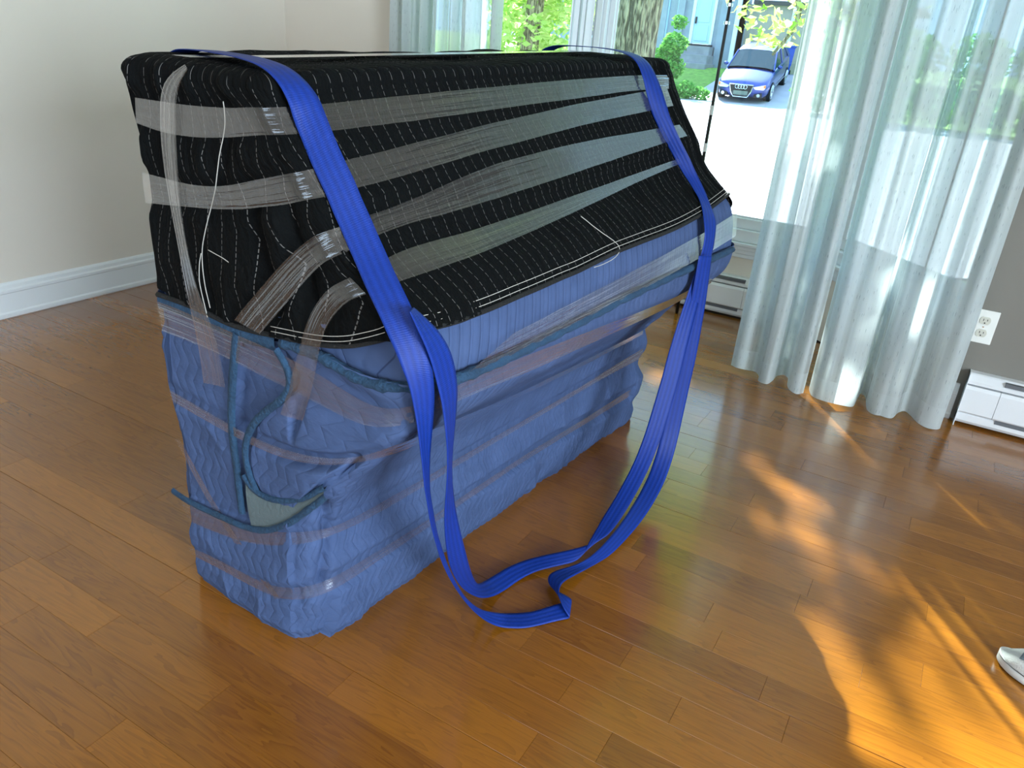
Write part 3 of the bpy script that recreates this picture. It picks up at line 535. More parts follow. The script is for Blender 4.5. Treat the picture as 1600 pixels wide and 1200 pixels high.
STRAPS={'s1':[[-22,110,950,39,242,0],[-17,109,1049,39,242,0],[-3,106,1109,39,242,0],[37,98,1131,39,242,0],[108,83,1137,39,242,0],[198,66,1138,39,242,0],[284,50,1136,39,242,0],[349,40,1128,39,242,0],[392,35,1111,45,241,9],[416,35,1088,70,231,45],[430,34,1065,104,199,97],[445,33,1042,123,172,124],[462,31,1018,129,167,125],[481,29,994,131,169,120],[500,28,970,133,171,114],[518,26,945,136,172,109],[537,24,921,138,174,104],[557,20,898,141,175,98],[580,14,875,144,176,93],[605,5,854,147,176,87],[631,-4,834,150,176,81],[654,-10,813,154,175,75],[673,-13,790,158,177,61],[688,-12,764,158,186,16],[698,-10,734,136,195,-57],[702,-4,700,91,196,-115],[702,2,664,43,194,-143],[701,7,628,1,187,-159],[700,11,590,-32,175,-168],[700,15,552,-54,164,-174],[699,21,512,-62,157,-177],[698,32,468,-59,155,-180],[695,47,419,-53,155,-182],[692,68,365,-46,157,-182],[687,95,306,-39,160,-182],[682,131,240,-34,160,-182],[675,178,168,-35,168,-175],[668,236,94,-48,197,-138],[667,290,38,-64,226,-69],[679,325,11,-72,234,-14],[699,346,6,-76,233,10],[720,366,6,-83,229,24],[738,391,7,-91,225,37],[754,417,8,-98,220,47],[768,438,9,-103,217,50],[778,449,11,-105,216,49],[781,452,15,-105,216,49],[774,452,20,-109,217,35],[757,455,25,-127,208,-25],[733,466,27,-161,157,-97],[714,487,26,-205,91,-100],[706,514,25,-236,24,-62],[711,551,22,-233,-75,-17],[722,594,17,-174,-169,34],[732,636,14,-138,-194,59],[740,684,15,-136,-191,71],[743,754,21,-143,-182,79],[741,844,31,-175,-158,67],[734,937,49,-214,-115,35],[726,1016,79,-228,-90,11],[718,1070,125,-224,-100,5],[713,1100,180,-209,-128,5],[711,1115,243,-195,-148,3],[710,1126,323,-191,-153,-1],[711,1134,419,-183,-162,-1],[711,1137,517,-161,-185,6],[712,1133,614,-128,-208,15],[712,1125,711,-92,-226,24]],
's2':[[690,-17,830,-137,197,-49],[698,0,804,-93,226,-12],[706,16,776,-49,240,16],[712,29,745,-19,243,27],[714,40,712,-15,244,21],[715,49,676,-35,242,2],[714,55,639,-64,236,-21],[713,59,602,-91,224,-41],[711,63,563,-109,211,-59],[708,68,522,-109,206,-74],[703,77,477,-86,213,-86],[696,91,427,-47,223,-89],[689,110,371,-3,230,-85],[680,136,309,38,230,-77],[666,174,236,52,229,-70],[642,237,148,-11,238,-57],[615,317,65,-154,190,-8],[600,384,21,-210,120,38],[600,432,10,-209,114,57],[607,473,11,-187,148,55],[619,510,13,-151,188,43],[636,542,16,-111,215,40],[658,571,20,-75,227,52],[680,600,23,-42,230,74],[701,626,29,-3,221,107],[717,649,41,75,198,124],[725,682,61,169,154,87],[724,748,86,208,121,46],[720,832,120,212,116,38],[716,909,168,206,127,40],[712,967,231,200,136,37],[708,1009,304,200,138,32],[706,1042,382,194,148,23],[703,1070,461,174,173,6],[702,1099,541,138,202,-11],[700,1132,616,100,223,-22],[698,1163,679,75,232,-27],[697,1178,724,64,235,-29],[695,1180,756,65,233,-38],[686,1191,780,105,207,-78],[670,1214,801,170,122,-127],[648,1237,821,198,63,-130],[624,1253,842,210,58,-111],[601,1265,863,219,69,-85],[578,1272,885,224,77,-61],[558,1272,909,226,84,-42],[542,1267,933,227,88,-31],[526,1257,958,226,91,-24],[511,1247,983,226,93,-20],[496,1240,1008,225,96,-18],[478,1236,1036,219,109,-17],[456,1237,1077,188,157,-13],[427,1244,1125,119,214,-6],[392,1253,1163,70,235,-1],[341,1269,1181,58,238,0],[258,1296,1188,58,238,0],[150,1329,1188,58,238,0],[54,1357,1182,58,238,0],[0,1373,1155,58,238,0],[-18,1380,1080,58,238,0],[-22,1385,950,58,238,0]]}
# ------------------------------------------------------------------ the wrapped piano (local x = depth u, y = length v)
PX, PY, PRZ = -1.325, .91, math.radians(-4.0)
LEN = 1.48
piano = thing('wrapped_piano', 'upright piano wrapped in black and blue quilted moving blankets and clear film', 'piano', (PX, PY, 0), PRZ)
prof = [(0,.42),(.08,.43),(.158,.442),(.30,.443),(.36,.46),(.46,.53),(.53,.60),(.575,.65),(.61,.672),(.64,.678),(.70,.678),(.75,.670),(.79,.655),(.825,.62),(.885,.54),(1.0,.452),(1.06,.405),(1.09,.385),(1.12,.355)]
PZ = np.array([p[0] for p in prof]); PU = np.array([p[1] for p in prof])
ZT = 1.124
_zz = np.linspace(0, 1.2, 601); _uu = np.interp(_zz, PZ, PU); _hh = np.r_[0, np.cumsum(np.hypot(np.diff(_zz), np.diff(_uu)))]
def lift(v, z): return .052*np.clip(v/LEN, 0, 1)*sstep(.8, 1.1, z)
def unlift(v, z):
    zn = z-lift(v, z)
    for _ in range(4): zn = z-lift(v, zn)
    return zn
def smoothU(z):
    return (np.interp(z-.012, PZ, PU)+np.interp(z, PZ, PU)+np.interp(z+.012, PZ, PU))/3
NN, NC, NF, NR, NB = 120, 12, 420, 50, 40
typ = np.array([0]*NN+[1]*NC+[2]*NF+[3]*NC+[4]*NR+[5]*NC+[6]*NB+[7]*NC)
fr_ = np.concatenate([np.arange(n)/n for n in (NN, NC, NF, NC, NR, NC, NB, NC)])
NP = len(typ)
def outline(zn, inset=0.):
    U = smoothU(zn)-inset; lo = inset+0*U
    r = np.where(zn < .5, .055-.02*sstep(.35, .5, zn), .035); r = np.maximum(r-inset, .003)
    r = np.minimum(r, (U-lo)/2-.0005)
    v0, v1 = lo, LEN-lo
    t = np.broadcast_to(typ, zn.shape); f = np.broadcast_to(fr_, zn.shape)
    ang = f*math.pi/2
    u = np.select([t == 0, t == 1, t == 2, t == 3, t == 4, t == 5, t == 6, t == 7],
        [lo+r+(U-lo-2*r)*f, U-r+r*np.sin(ang), U, U-r+r*np.cos(ang), U-r-(U-lo-2*r)*f, lo+r-r*np.sin(ang), lo, lo+r-r*np.cos(ang)])
    v = np.select([t == 0, t == 1, t == 2, t == 3, t == 4, t == 5, t == 6, t == 7],
        [v0, v0+r-r*np.cos(ang), v0+r+(v1-v0-2*r)*f, v1-r+r*np.sin(ang), v1, v1-r+r*np.cos(ang), v1-r-(v1-v0-2*r)*f, v0+r-r*np.sin(ang)])
    nu = np.select([t == 0, t == 1, t == 2, t == 3, t == 4, t == 5, t == 6, t == 7], [0*f, np.sin(ang), 1+0*f, np.cos(ang), 0*f, -np.sin(ang), -1+0*f, -np.cos(ang)])
    nv = np.select([t == 0, t == 1, t == 2, t == 3, t == 4, t == 5, t == 6, t == 7], [-1+0*f, -np.cos(ang), 0*f, np.sin(ang), 1+0*f, np.cos(ang), 0*f, -np.sin(ang)])
    return u, v, nu, nv, U
def ah(u, v, zn, U):
    t = np.broadcast_to(typ, zn.shape)
    q = np.clip(u/np.maximum(U, .05), 0, 1)
    hf = np.interp(zn, _zz, _hh)
    near = -.42+u+(.42-U)*q**2
    a = np.where(t <= 0, near, np.where(t == 1, near+v, np.where(t <= 3, v, LEN+.5-u)))
    a = np.where((t == 6) | (t == 7), LEN+.6+(LEN-v), a)
    h = np.where(t <= 1, zn+(hf-zn)*q**3, hf)
    return a, h
# decoration lines in (a-like, z) for the two visible faces: near face uses s = u-.70, front uses s = v+.0
def fcoord(u, v):                                  # one running coordinate around the visible corner
    return np.where(v < .004, u-.70, v)
HEMP = np.array(LINES['hem'])/1000.; BFP = np.array(LINES['bind_front'])/1000.
def zcurve(P):
    near = P[P[:, 1] < .0]; fr = P[P[:, 1] >= .0]
    near = near[np.argsort(near[:, 0])]; fr = fr[np.argsort(fr[:, 1])]
    return near, fr
def hemz(u, v, t, P, back):
    near, fr = zcurve(P)
    zn_n = np.interp(u, near[:, 0], near[:, 2]); zf = np.interp(v, fr[:, 1], unlift(fr[:, 1], fr[:, 2]))
    mid = .5*(near[-1, 2]+fr[0, 2])
    z = np.where(t == 0, zn_n, np.where((t == 1), mid, np.where((t == 2) | (t == 3), zf, back)))
    k = 9; zp = np.r_[z[-k:], z, z[:k]]; z = np.convolve(zp, np.ones(2*k+1)/(2*k+1), 'valid'); return z
_u, _v, _, _, _ = outline(np.full((1, NP), .70))
HEMZ = hemz(_u[0], _v[0], typ, HEMP, .72)
BFX = BFP[(BFP[:, 1] >= 0) | (BFP[:, 0] > .38)]
bn = np.array([[0, -.006, .678], [.2, -.006, .672], [.34, -.006, .672], [.39, -.006, .690]]+[list(p) for p in BFP])
BINDZ = hemz(_u[0], _v[0], typ, bn, .69)
BINDZ = np.minimum(BINDZ, HEMZ-.012)
bandseg = []
for k, B in BANDS.items():
    if k in ('t10', 't3', 't4', 't9'): pass
    B = np.array(B)/1000.; c = (B[:, :3]+B[:, 3:])/2; hw = np.linalg.norm(B[:, :3]-B[:, 3:], axis=1)/2
    bandseg.append((fcoord(c[:, 0], c[:, 1]), c[:, 2], hw))
def bandmask(u, v, z):
    s = fcoord(u, v); m = np.zeros(s.shape)
    for bs, bz, hw in bandseg[:9]:
        o = np.argsort(bs); bz_ = np.interp(s, bs[o], bz[o]); h_ = np.interp(s, bs[o], hw[o]); ok = (s > bs.min()-.01) & (s < bs.max()+.01)
        m = np.maximum(m, np.where(ok, 1-sstep(.6, 1.8, np.abs(z-bz_)/(h_+.006)), 0))
    return m
def groove(u, v, z, name, wd):
    P = np.array(LINES[name])/1000.; ps = fcoord(P[:, 0], P[:, 1]); pz = P[:, 2]; s = fcoord(u, v); best = np.full(s.shape, 9.)
    for i in range(len(P)-1):
        ax, az, bx, bz = ps[i], pz[i], ps[i+1], pz[i+1]; L2 = (bx-ax)**2+(bz-az)**2+1e-9
        t = np.clip(((s-ax)*(bx-ax)+(z-az)*(bz-az))/L2, 0, 1); best = np.minimum(best, np.hypot(s-ax-t*(bx-ax), z-az-t*(bz-az)))
    return np.exp(-(best/wd)**2)
def fold(x, y, sharp=2.2):                           # ridged folds, 0..1, valleys narrow
    n = vnoise(x, y)+.5*vnoise(x*2.1+7, y*1.7+3); return 1-np.abs(2*n/1.5-1)**(1/sharp)
BL = np.array(LINES['bind_low'])/1000.; BV = np.array(LINES['bind_vert'])/1000.; BS = np.array(LINES['bind_swirl'])/1000.
def quilt(a, h, p, P, A):
    zg = P/2-np.abs(np.mod(h, P)-P/2); x = (a+zg*A+.005)/p; d = np.abs(np.mod(x, 1)-.5)*2; return np.sqrt(np.clip(1-d**2.5, 0, 1))
def shell(name, zlo, zhi, nl, offs, mt, dispf, cap=False, parent=piano):
    s = np.linspace(0, 1, nl)[:, None]
    zn = zlo[None, :]*(1-s)+zhi[None, :]*s
    u, v, nu, nv, U = outline(zn); a, h = ah(u, v, zn, U)
    D = dispf(a, h, u, v, zn, np.broadcast_to(typ, zn.shape))+offs
    u2 = u+nu*D; v2 = v+nv*D; z2 = np.maximum(zn+lift(v, zn), 0)
    A, H = [a], [h]; X, Y, Z = [u2], [v2], [z2]
    if cap:
        re = .026
        ins = [re*(1-math.cos(q)) for q in np.linspace(0, math.pi/2, 8)[1:]]+list(np.linspace(re, .172, 16)[1:])
        zz = [re*math.sin(q) for q in np.linspace(0, math.pi/2, 8)[1:]]+[re]*15
        D0 = D[-1]
        for i, zr in zip(ins, zz):
            zc = np.full((1, NP), zhi.max()); uu, vv, n1, n2, UU = outline(zc, i)
            a2, h2 = ah(uu, vv, zc, UU)
            fall = max(0, 1-i/re)
            dz = .007*vnoise(vv*16+uu*9, uu*6)+.010*vnoise(vv*5, uu*4+3)-.013+.004*quilt(vv, uu*1.0, QP, QZ, QA)
            X.append(uu+n1*D0*fall); Y.append(vv+n2*D0*fall); Z.append(zc+zr+lift(vv, zc)+dz*min(1, i/re)); A.append(np.where(np.isin(typ, (0, 1)), a2, vv)); H.append(h[-1:]+i)
    X = np.vstack(X); Y = np.vstack(Y); Z = np.vstack(Z); A = np.vstack(A); H = np.vstack(H); R = X.shape[0]
    V = np.stack([X, Y, Z], -1).reshape(-1, 3); idx = np.arange(R*NP).reshape(R, NP)
    i0 = idx[:-1]; i1 = idx[1:]; F = np.stack([i0, np.roll(i0, -1, 1), np.roll(i1, -1, 1), i1], -1).reshape(-1, 4)
    me = bpy.data.meshes.new(name); me.vertices.add(len(V)); me.vertices.foreach_set('co', V.astype('f').ravel())
    nf = len(F); tot = nf*4+(NP if cap else 0); me.loops.add(tot); me.polygons.add(nf+(1 if cap else 0))
    lv = np.concatenate([F.ravel(), idx[-1] if cap else np.zeros(0, int)]).astype('i'); me.loops.foreach_set('vertex_index', lv)
    ls = np.arange(nf)*4
    if cap: ls = np.r_[ls, nf*4]
    me.polygons.foreach_set('loop_start', ls.astype('i')); me.update(calc_edges=True)
    uv = me.uv_layers.new(name='UVMap'); UVv = np.stack([A, H], -1).reshape(-1, 2)[lv]
    # no smear where the running coordinate jumps (back corner)
    uv.data.foreach_set('uv', UVv.astype('f').ravel()); me.validate()
    return link(name, me, mt, parent, smooth=True)

def d_black(a, h, u, v, z, t):
    near = (t == 0) | (t == 7); q = quilt(a, h, QP, QZ, QA)
    slope = sstep(.86, .80, z)                                          # the calm flap lying on the key cover
    front = .0035*q+.013*fold(a/.030+h*.8, h/.20, 1.25)*(1-.8*slope)+.008*fold(a/.09, h/.2, 1.5)*slope-.007
    end = .0025*q+.024*fold((a+.35*(1.0-z)*sstep(-.25, -.05, a))/.085, h/.35, 1.7)-.012
    D = np.where(near, end, front); w = np.where(t == 1, 1., 0.); D = np.where(t == 1, .5*end+.5*front, D)
    m = bandmask(u, v, z); D = D*(1-m)+np.minimum(D, .001)*m
    D = np.minimum(D+.004*(1-m), .013)
    for g, wd, dp in (('stitch1', .012, .006),): D -= dp*groove(u, v, z, g, wd)*near
    D -= .022*np.exp(-((u-.33-.25*(.9-z))/.018)**2)*near*sstep(1.0, .92, z)*sstep(.70, .76, z)
    D -= .016*np.exp(-((u-.44-.35*(.85-z))/.014)**2)*near*sstep(.96, .9, z)*sstep(.70, .78, z)
    D += .006*near*np.exp(-((u-.06)/.10)**2)*sstep(1.0, 1.07, z)
    D += .010*np.exp(-((u-.40-.3*(.85-z))/.028)**2)*near*sstep(.98, .9, z)
    D += .003*sstep(.03, .0, z-np.broadcast_to(HEMZ, z.shape))
    lid = sstep(1.05, 1.085, z); D += .003*lid*(1-m)
    return D
def d_strip(a, h, u, v, z, t): return .004*quilt(a, h, .028, .3, .2)
def d_blue(a, h, u, v, z, t):
    near = (t == 0) | (t == 7); q = quilt(a, h, .026, .07, .5)
    lowc = sstep(.36, .05, z)
    front = .0042*q*(.5+.7*lowc)+.021*fold(a/.13+h*2.0, h/.34, 1.5)*(.45+.55*lowc)+.006*fold(a/.035, h/.06, 1.5)*lowc*sstep(.5, 1.1, v)-.007
    end = .0010*q+.013*fold(a/.20+h*.5, h/.28+5, 1.5)-.007
    D = np.where(near, end, front); D = np.where(t == 1, .5*end+.5*front, D)
    m = bandmask(u, v, z); D = D*(1-m)+np.clip(D, -.012, -.001)*m
    D += .004*(1-m)*sstep(.0, .1, z)
    n_ = (t == 0); bl = np.interp(u, BL[:, 0], BL[:, 2])
    D += .011*n_*sstep(.006, -.006, z-bl)*sstep(.51, .47, u)
    ub = np.interp(z, BV[::-1, 2], BV[::-1, 0]); us = np.interp(z, BS[::-1, 2], BS[::-1, 0])
    inn = n_*sstep(-.004, .008, u-ub)*sstep(.008, -.004, u-us)*sstep(.27, .31, z)*sstep(.68, .65, z)
    D -= .015*inn
    D -= .024*groove(u, v, z, 'seam_corner', .009)*((t <= 2) | (t == 7))
    D += .016*(1-m)*n_*np.exp(-((z-.47)/.14)**2)*np.exp(-((u-.47)/.12)**2)         # bulge of the padded corner
    foot = sstep(.03, .0, z); D -= .012*foot
    chamf = np.where(n_ | (t == 1), sstep(.33, .46, u), 0); D -= .028*chamf*sstep(.25, .0, z)
    D += .012*np.exp(-((z-.06)/.045)**2)*sstep(.9, 1.4, v)*(t == 2)
    D += .013*np.sin(z*2*math.pi/.14+1)*sstep(1.25, 1.45, v)*sstep(.42, .36, z)*((t == 2) | (t == 3))
    return np.minimum(D, .022)
shell('black_blanket', HEMZ, np.full(NP, ZT-.026), 110, .0, M['black'], d_black, cap=True)
shell('blue_quilted_strip', BINDZ-.03, HEMZ+.03, 26, -.010, M['blue_strip'], d_strip)
shell('blue_blanket', np.zeros(NP), BINDZ, 170, .0, M['blue'], d_blue)

def loc(P): return np.array(P, float)/1000.
def outward(P, d):                                   # push baked surface points outward (near face -y, front +x, top +z)
    P = np.array(P, float).copy()
    for p in P:
        if p[1] < .002: p[1] -= d
        elif p[2] > ZT+.01+.05*p[1]/LEN-.004 and p[0] < .33: p[2] += d
        else: p[0] += d
    return P
def tubepart(name, P, r, mt, n=6, k=3, kind=None):
    P = catmull(P, k); return MB().tube(P, r, n).mk(name, mt, piano, kind, smooth=True, fix=False)
# hems, bindings and visible stitching
tubepart('hem', outward(loc(LINES['hem']), .001), .0052, M['blackcloth'])
hp = outward(loc(LINES['hem']), .006)
for dz in (.010, .019):
    q = hp.copy(); q[:, 2] += dz; q[:, 0] -= np.where(q[:, 1] > 0, dz*.75, 0); q[:, 1] -= np.where(q[:, 1] < 0, .003, 0); tubepart('hem_stitching', q[8:], .0007, M['thread'], 4)
for nm in ('stitch1', 'stitch2', 'stitch3'): tubepart('loose_thread', outward(loc(LINES[nm]), .005), .0008, M['thread'], 4)
q = outward(loc(LINES['frontseam']), .004); q[:, 2] += .004; tubepart('loose_thread', q, .0008, M['thread'], 4)
def binding(name, P, hw, nrm_off=.002):
    P = catmull(P, 3); r_ = np.random.RandomState(len(P)); rows = []
    prf = [(-1, -.2), (-.8, .55), (0, .8), (.8, .55), (1, -.2)]
    for i, p in enumerate(P):
        near = p[1] < .002; t = P[min(i+1, len(P)-1)]-P[max(i-1, 0)]; t /= np.linalg.norm(t)+1e-9
        n = np.array([0, -1, 0.]) if near else np.array([1., 0, 0]); b = np.cross(n, t); b /= np.linalg.norm(b)
        w = hw*(1+.18*(r_.rand()-.5)); rows.append([p+b*w*x+n*(nrm_off+.006*y) for x, y in prf])
    return MB().grid(rows).mk(name, M['teal'], piano, smooth=True, fix=False)
bf = loc(LINES['bind_front']); bf[:, 2] -= .010; bf = outward(bf, -.001)
MB().tube(catmull(bf, 3), [.0105+.0012*math.sin(i*2.3)+.001*math.sin(i*5.1) for i in range((len(bf)-1)*3+1)], 9).mk('edge_binding', M['teal'], piano, smooth=True, fix=False)
blf = outward(loc(LINES['bind_low']), .008); blf[:, 2] -= .004; binding('edge_binding', blf, .007, .001)
binding('edge_binding', outward(loc(LINES['bind_vert']), .002), .010, .001)
binding('edge_binding', outward(loc(LINES['bind_swirl']), .004), .008, .002)
hl = loc(LINES['hem'])[:9]; hl[:, 2] -= .016; binding('edge_binding', hl, .013, -.001)
pk = catmull(outward(loc(LINES['bind_pocket']), .003), 2); bl2 = catmull(outward(loc(LINES['bind_low']), .006), 2)
bl3 = np.stack([np.interp(np.linspace(.27, .487, len(pk)), bl2[:, 0], bl2[:, i]) for i in range(3)], 1)
g = [[pk[j]*(1-s)+bl3[j]*s+np.array([0, -.004*math.sin(s*3.1), 0]) for s in np.linspace(0, 1, 7)] for j in range(len(pk))]
MB().grid(g).mk('pocket_lining', M['khaki'], piano, smooth=True, fix=False)
binding('edge_binding', outward(loc(LINES['bind_pocket']), .006), .0065, .001)

# clear stretch film bands
def ribbon(name, E0, E1, mt, parent, k=2, nx=6, bulge=.0, thick=0, wr=.0, seed=0):
    E0 = catmull(E0, k); E1 = catmull(E1, k); V = []; UV = []; n = len(E0); s = 0
    r_ = np.random.RandomState(seed); ph = r_.rand(nx+1)*6
    for i in range(n):
        if i: s += np.linalg.norm((E0[i]+E1[i]-E0[i-1]-E1[i-1])/2)
        for j in range(nx+1):
            f = j/nx; p = E0[i]*(1-f)+E1[i]*f
            if wr:
                nn = np.array([0, -1, 0.]) if p[1] < .002 else np.array([1., 0, .3]); p = p+nn*wr*(math.sin(f*19+ph[0])+.6*math.sin(f*31+s*3+ph[1]))*.5
            V.append(p); UV.append((f, s))
    m = nx+1; F = [(i*m+j, i*m+j+1, (i+1)*m+j+1, (i+1)*m+j) for i in range(n-1) for j in range(nx)]
    me = pyd(name, V, F); uv = me.uv_layers.new(name='UVMap'); li = np.zeros(len(me.loops), int); me.loops.foreach_get('vertex_index', li)
    uv.data.foreach_set('uv', np.array(UV)[li].ravel()); o = link(name, me, mt, parent, smooth=True)
    return o
for i, (k, B) in enumerate(BANDS.items()):
    B = loc(B); B = np.array([[*outward([b[:3]], .004 if k not in ('t10', 't3', 't4') else .008)[0], *outward([b[3:]], .004 if k not in ('t10', 't3', 't4') else .008)[0]] for b in B])
    ribbon('stretch_film_band', B[:, :3], B[:, 3:], M['film'], piano, wr=.0012 if k in ('t3', 't4', 't10') else .0005, seed=i)
tv = [(-.0, .165), (.05, .175), (.15, .195), (.4, .19), (.75, .18), (1.1, .17), (1.42, .16), (1.485, .158)]
ribbon('stretch_film_band', [(u-.024, v, ZT+.006+.052*v/LEN) for v, u in tv], [(u+.026, v, ZT+.006+.052*v/LEN) for v, u in tv], M['film'], piano, wr=0, k=6)

# ------------------------------------------------------------------ blue webbing straps
def strap(label, data):
    D = np.array(data, float); C = catmull(D[:, :3]/1000., 5); Wd = catmull(D[:, 3:]/10000., 5); Wd = Wd/np.linalg.norm(Wd, axis=1)[:, None]*.0245
    c, s = math.cos(PRZ), math.sin(PRZ); th = .0011; nx = 8; V = []; UV = []; F = []; L_ = 0; n = len(C)
    T = np.gradient(C, axis=0); T /= np.linalg.norm(T, axis=1)[:, None]+1e-9; Nn = np.cross(T, Wd); Nn /= np.linalg.norm(Nn, axis=1)[:, None]+1e-9
    for i in range(n):
        if i: L_ += np.linalg.norm(C[i]-C[i-1])
        lowest = C[i, 2]-abs(Wd[i, 2])
        if lowest < .0022: C[i, 2] += .0022-lowest
        for side in (1, -1):
            for j in range(nx+1):
                f = j/nx*2-1; p = C[i]+Wd[i]*f+Nn[i]*th*side*(1-.4*abs(f)**6)
                V.append((PX+p[0]*c-p[1]*s, PY+p[0]*s+p[1]*c, p[2])); UV.append((j/nx, L_))
    m = 2*(nx+1)
    ring = list(range(nx+1))+[nx+1+j for j in reversed(range(nx+1))]
    for i in range(n-1):
        for a_, b_ in zip(ring, ring[1:]+ring[:1]): F.append((i*m+a_, i*m+b_, (i+1)*m+b_, (i+1)*m+a_))
    F.append(tuple(reversed(ring))); F.append(tuple((n-1)*m+a_ for a_ in ring))
    me = pyd('webbing_strap', V, F); uv = me.uv_layers.new(name='UVMap'); li = np.zeros(len(me.loops), int); me.loops.foreach_get('vertex_index', li)
    uv.data.foreach_set('uv', np.array(UV)[li].ravel())
    bm = bmesh.new(); bm.from_mesh(me); bmesh.ops.recalc_face_normals(bm, faces=bm.faces); bm.to_mesh(me); bm.free()
    o = link('webbing_strap', me, M['strap'], smooth=True); return tag(o, label, 'strap')
strap('blue webbing strap over the left end of the piano, sharply folded on the floor', STRAPS['s1'])
strap('blue webbing strap hanging over the right end of the piano, nearest the window', STRAPS['s2'])
# ------------------------------------------------------------------ sneaker at the right edge
sh = thing('sneaker', 'pale grey and white sneaker toe at the right edge of the floor', 'shoe', (.352, 1.748, 0), math.atan2(-.36, .93))
def shoe_ring(x, inset=0, z=0):
    L = .285; t = x/L
    hw = .047*(max(0, 1-((t-.36)/.37)**2 if t < .36 else 1))**.5 if t < .36 else (.047-.012*sstep(.36, .65, t)+.004*sstep(.7, .9, t))*(1 if t < .9 else max(0, 1-((t-.9)/.1)**2)**.5)
    return max(hw-inset, .0006)
xs = [.0005+.2845*i/36 for i in range(37)]; xs = [.285*(0.5-0.5*math.cos(math.pi*i/36)) for i in range(37)]
xs = [x-(.0) for x in xs]
M['rub'] = mat('white_rubber', lin((205, 208, 205)), .5); M['knit'] = mat('grey_knit', lin((120, 132, 140)), .9, bump=.8, bscale=500); M['shoe_white'] = mat('sneaker_white', lin((200, 203, 200)), .7, bump=.3, bscale=300)
def hwf(x):
    t = x/.285
    if t < .33: return .046*math.sqrt(max(0, 1-((.33-t)/.33)**2.2))+.0008
    b = .046-.011*float(sstep(.33, .62, t))+.003*float(sstep(.68, .85, t))
    if t > .86: b *= math.sqrt(max(0, 1-((t-.86)/.14)**2.2))
    return b+.0008
def loft(prof_fn, xs, n):
    return [[prof_fn(x, j/n) for j in range(n+1)] for x in xs]
def sole(x, f):
    q = 2*math.pi*f; w = hwf(x); toe = .010*max(0, 1-x/.06)**2
    y = w*math.copysign(abs(math.cos(q))**.35, math.cos(q)); z = .0125+.0115*math.copysign(abs(math.sin(q))**.35, math.sin(q)); return (x, y, z+toe*.6)
MB().grid(loft(sole, xs, 24)).mk('sole', M['rub'], sh, smooth=True)
def uph(x):
    t = x/.285; return .028+.030*float(sstep(0, .2, t))+.045*float(sstep(.2, .62, t))-.010*float(sstep(.62, .8, t))+.012*float(sstep(.85, 1, t))
def upper(x, f):
    q = math.pi*f; w = hwf(x)*.96; h = uph(x)-.02
    if x < .004: h *= .5
    return (x+.002, w*math.cos(q)*(1-.25*math.sin(q)**2*float(sstep(.1, .2, x))), .020+h*math.sin(q)**.7)
MB().grid(loft(upper, xs, 20)).mk('upper', M['shoe_white'], sh, smooth=True)
def cap(x, f):
    q = math.pi*(.24+.52*f); w = hwf(x)*.98; h = uph(x)-.017; return (x+.002, w*math.cos(q)*1.0, .020+h*math.sin(q)**.7)
MB().grid(loft(cap, [x for x in xs if .035 < x < .11], 12)).mk('mesh_panel', M['knit'], sh, smooth=True)
MB().tube([(x+.001, -hwf(x)*1.005, .0245) for x in xs[2:-3]], .0009, 5).mk('welt_line', M['dark'], sh)
MB().tube([(x+.001, hwf(x)*1.005, .0245) for x in xs[2:-3]], .0009, 5).mk('welt_line', M['dark'], sh)
for i in range(5):
    x = .105+i*.018; z = uph(x)+.002; MB().tube([(x, -.02, z-.006), (x+.004, 0, z+.002), (x+.008, .02, z-.006)], .003, 6).mk('lace', M['rub'], sh, smooth=True)

# ------------------------------------------------------------------ outside
def gz(x, y):
    return float(np.interp(y, [3.8, 7, 20, 28, 33, 60], [-.62, -.55, -.42, -.34, .62, 1.2]))
def ground(name, poly_x, ys, mt, dz=0):
    rows = [[(x, y, gz(x, y)+dz) for x in poly_x] for y in ys]; k = MB().grid(rows); n = len(k.v)
    return k.mk(name, mt, None, 'structure', smooth=False)
ys = [3.9, 5, 7, 10, 14, 20, 24, 28, 30, 33, 38, 60]
ground('lawn', [-45, -20, -12, -6, -3, 0, 3, 8, 20, 45], ys, M['lawn'])
# paved drive with a curving near edge
me_ = []
drv = [(-9.5, 8.2), (-5.5, 8.0), (-3.0, 7.3), (-1.6, 7.2), (-.6, 7.5), (.5, 8.2), (2.2, 9.4), (6, 12), (14, 15)]
far = [(-9.2, 33.5), (-8.7, 33.5), (-8.2, 33.5), (-7.6, 33.5), (-7, 33.5), (-6.4, 33.5), (-5.8, 33.5), (-5.0, 33.5), (-3.6, 33.5)]
M['drive'] = mat('pale_asphalt', lin((176, 174, 182)), .8, bump=.3, bscale=60, var=.1, vscale=1.5)
rows = []
for i in range(40):
    t = i/39; r = []
    for (x0, y0), (x1, y1) in zip(drv, far):
        y = y0+(y1-y0)*t; tt = t if t < .5 else t
        w = float(sstep(.15, .75, t)); x = x0*(1-w)+x1*w; r.append((x, y, gz(x, y)+.03))
    rows.append(r)
MB().grid(rows).mk('driveway', M['drive'], None, 'structure')

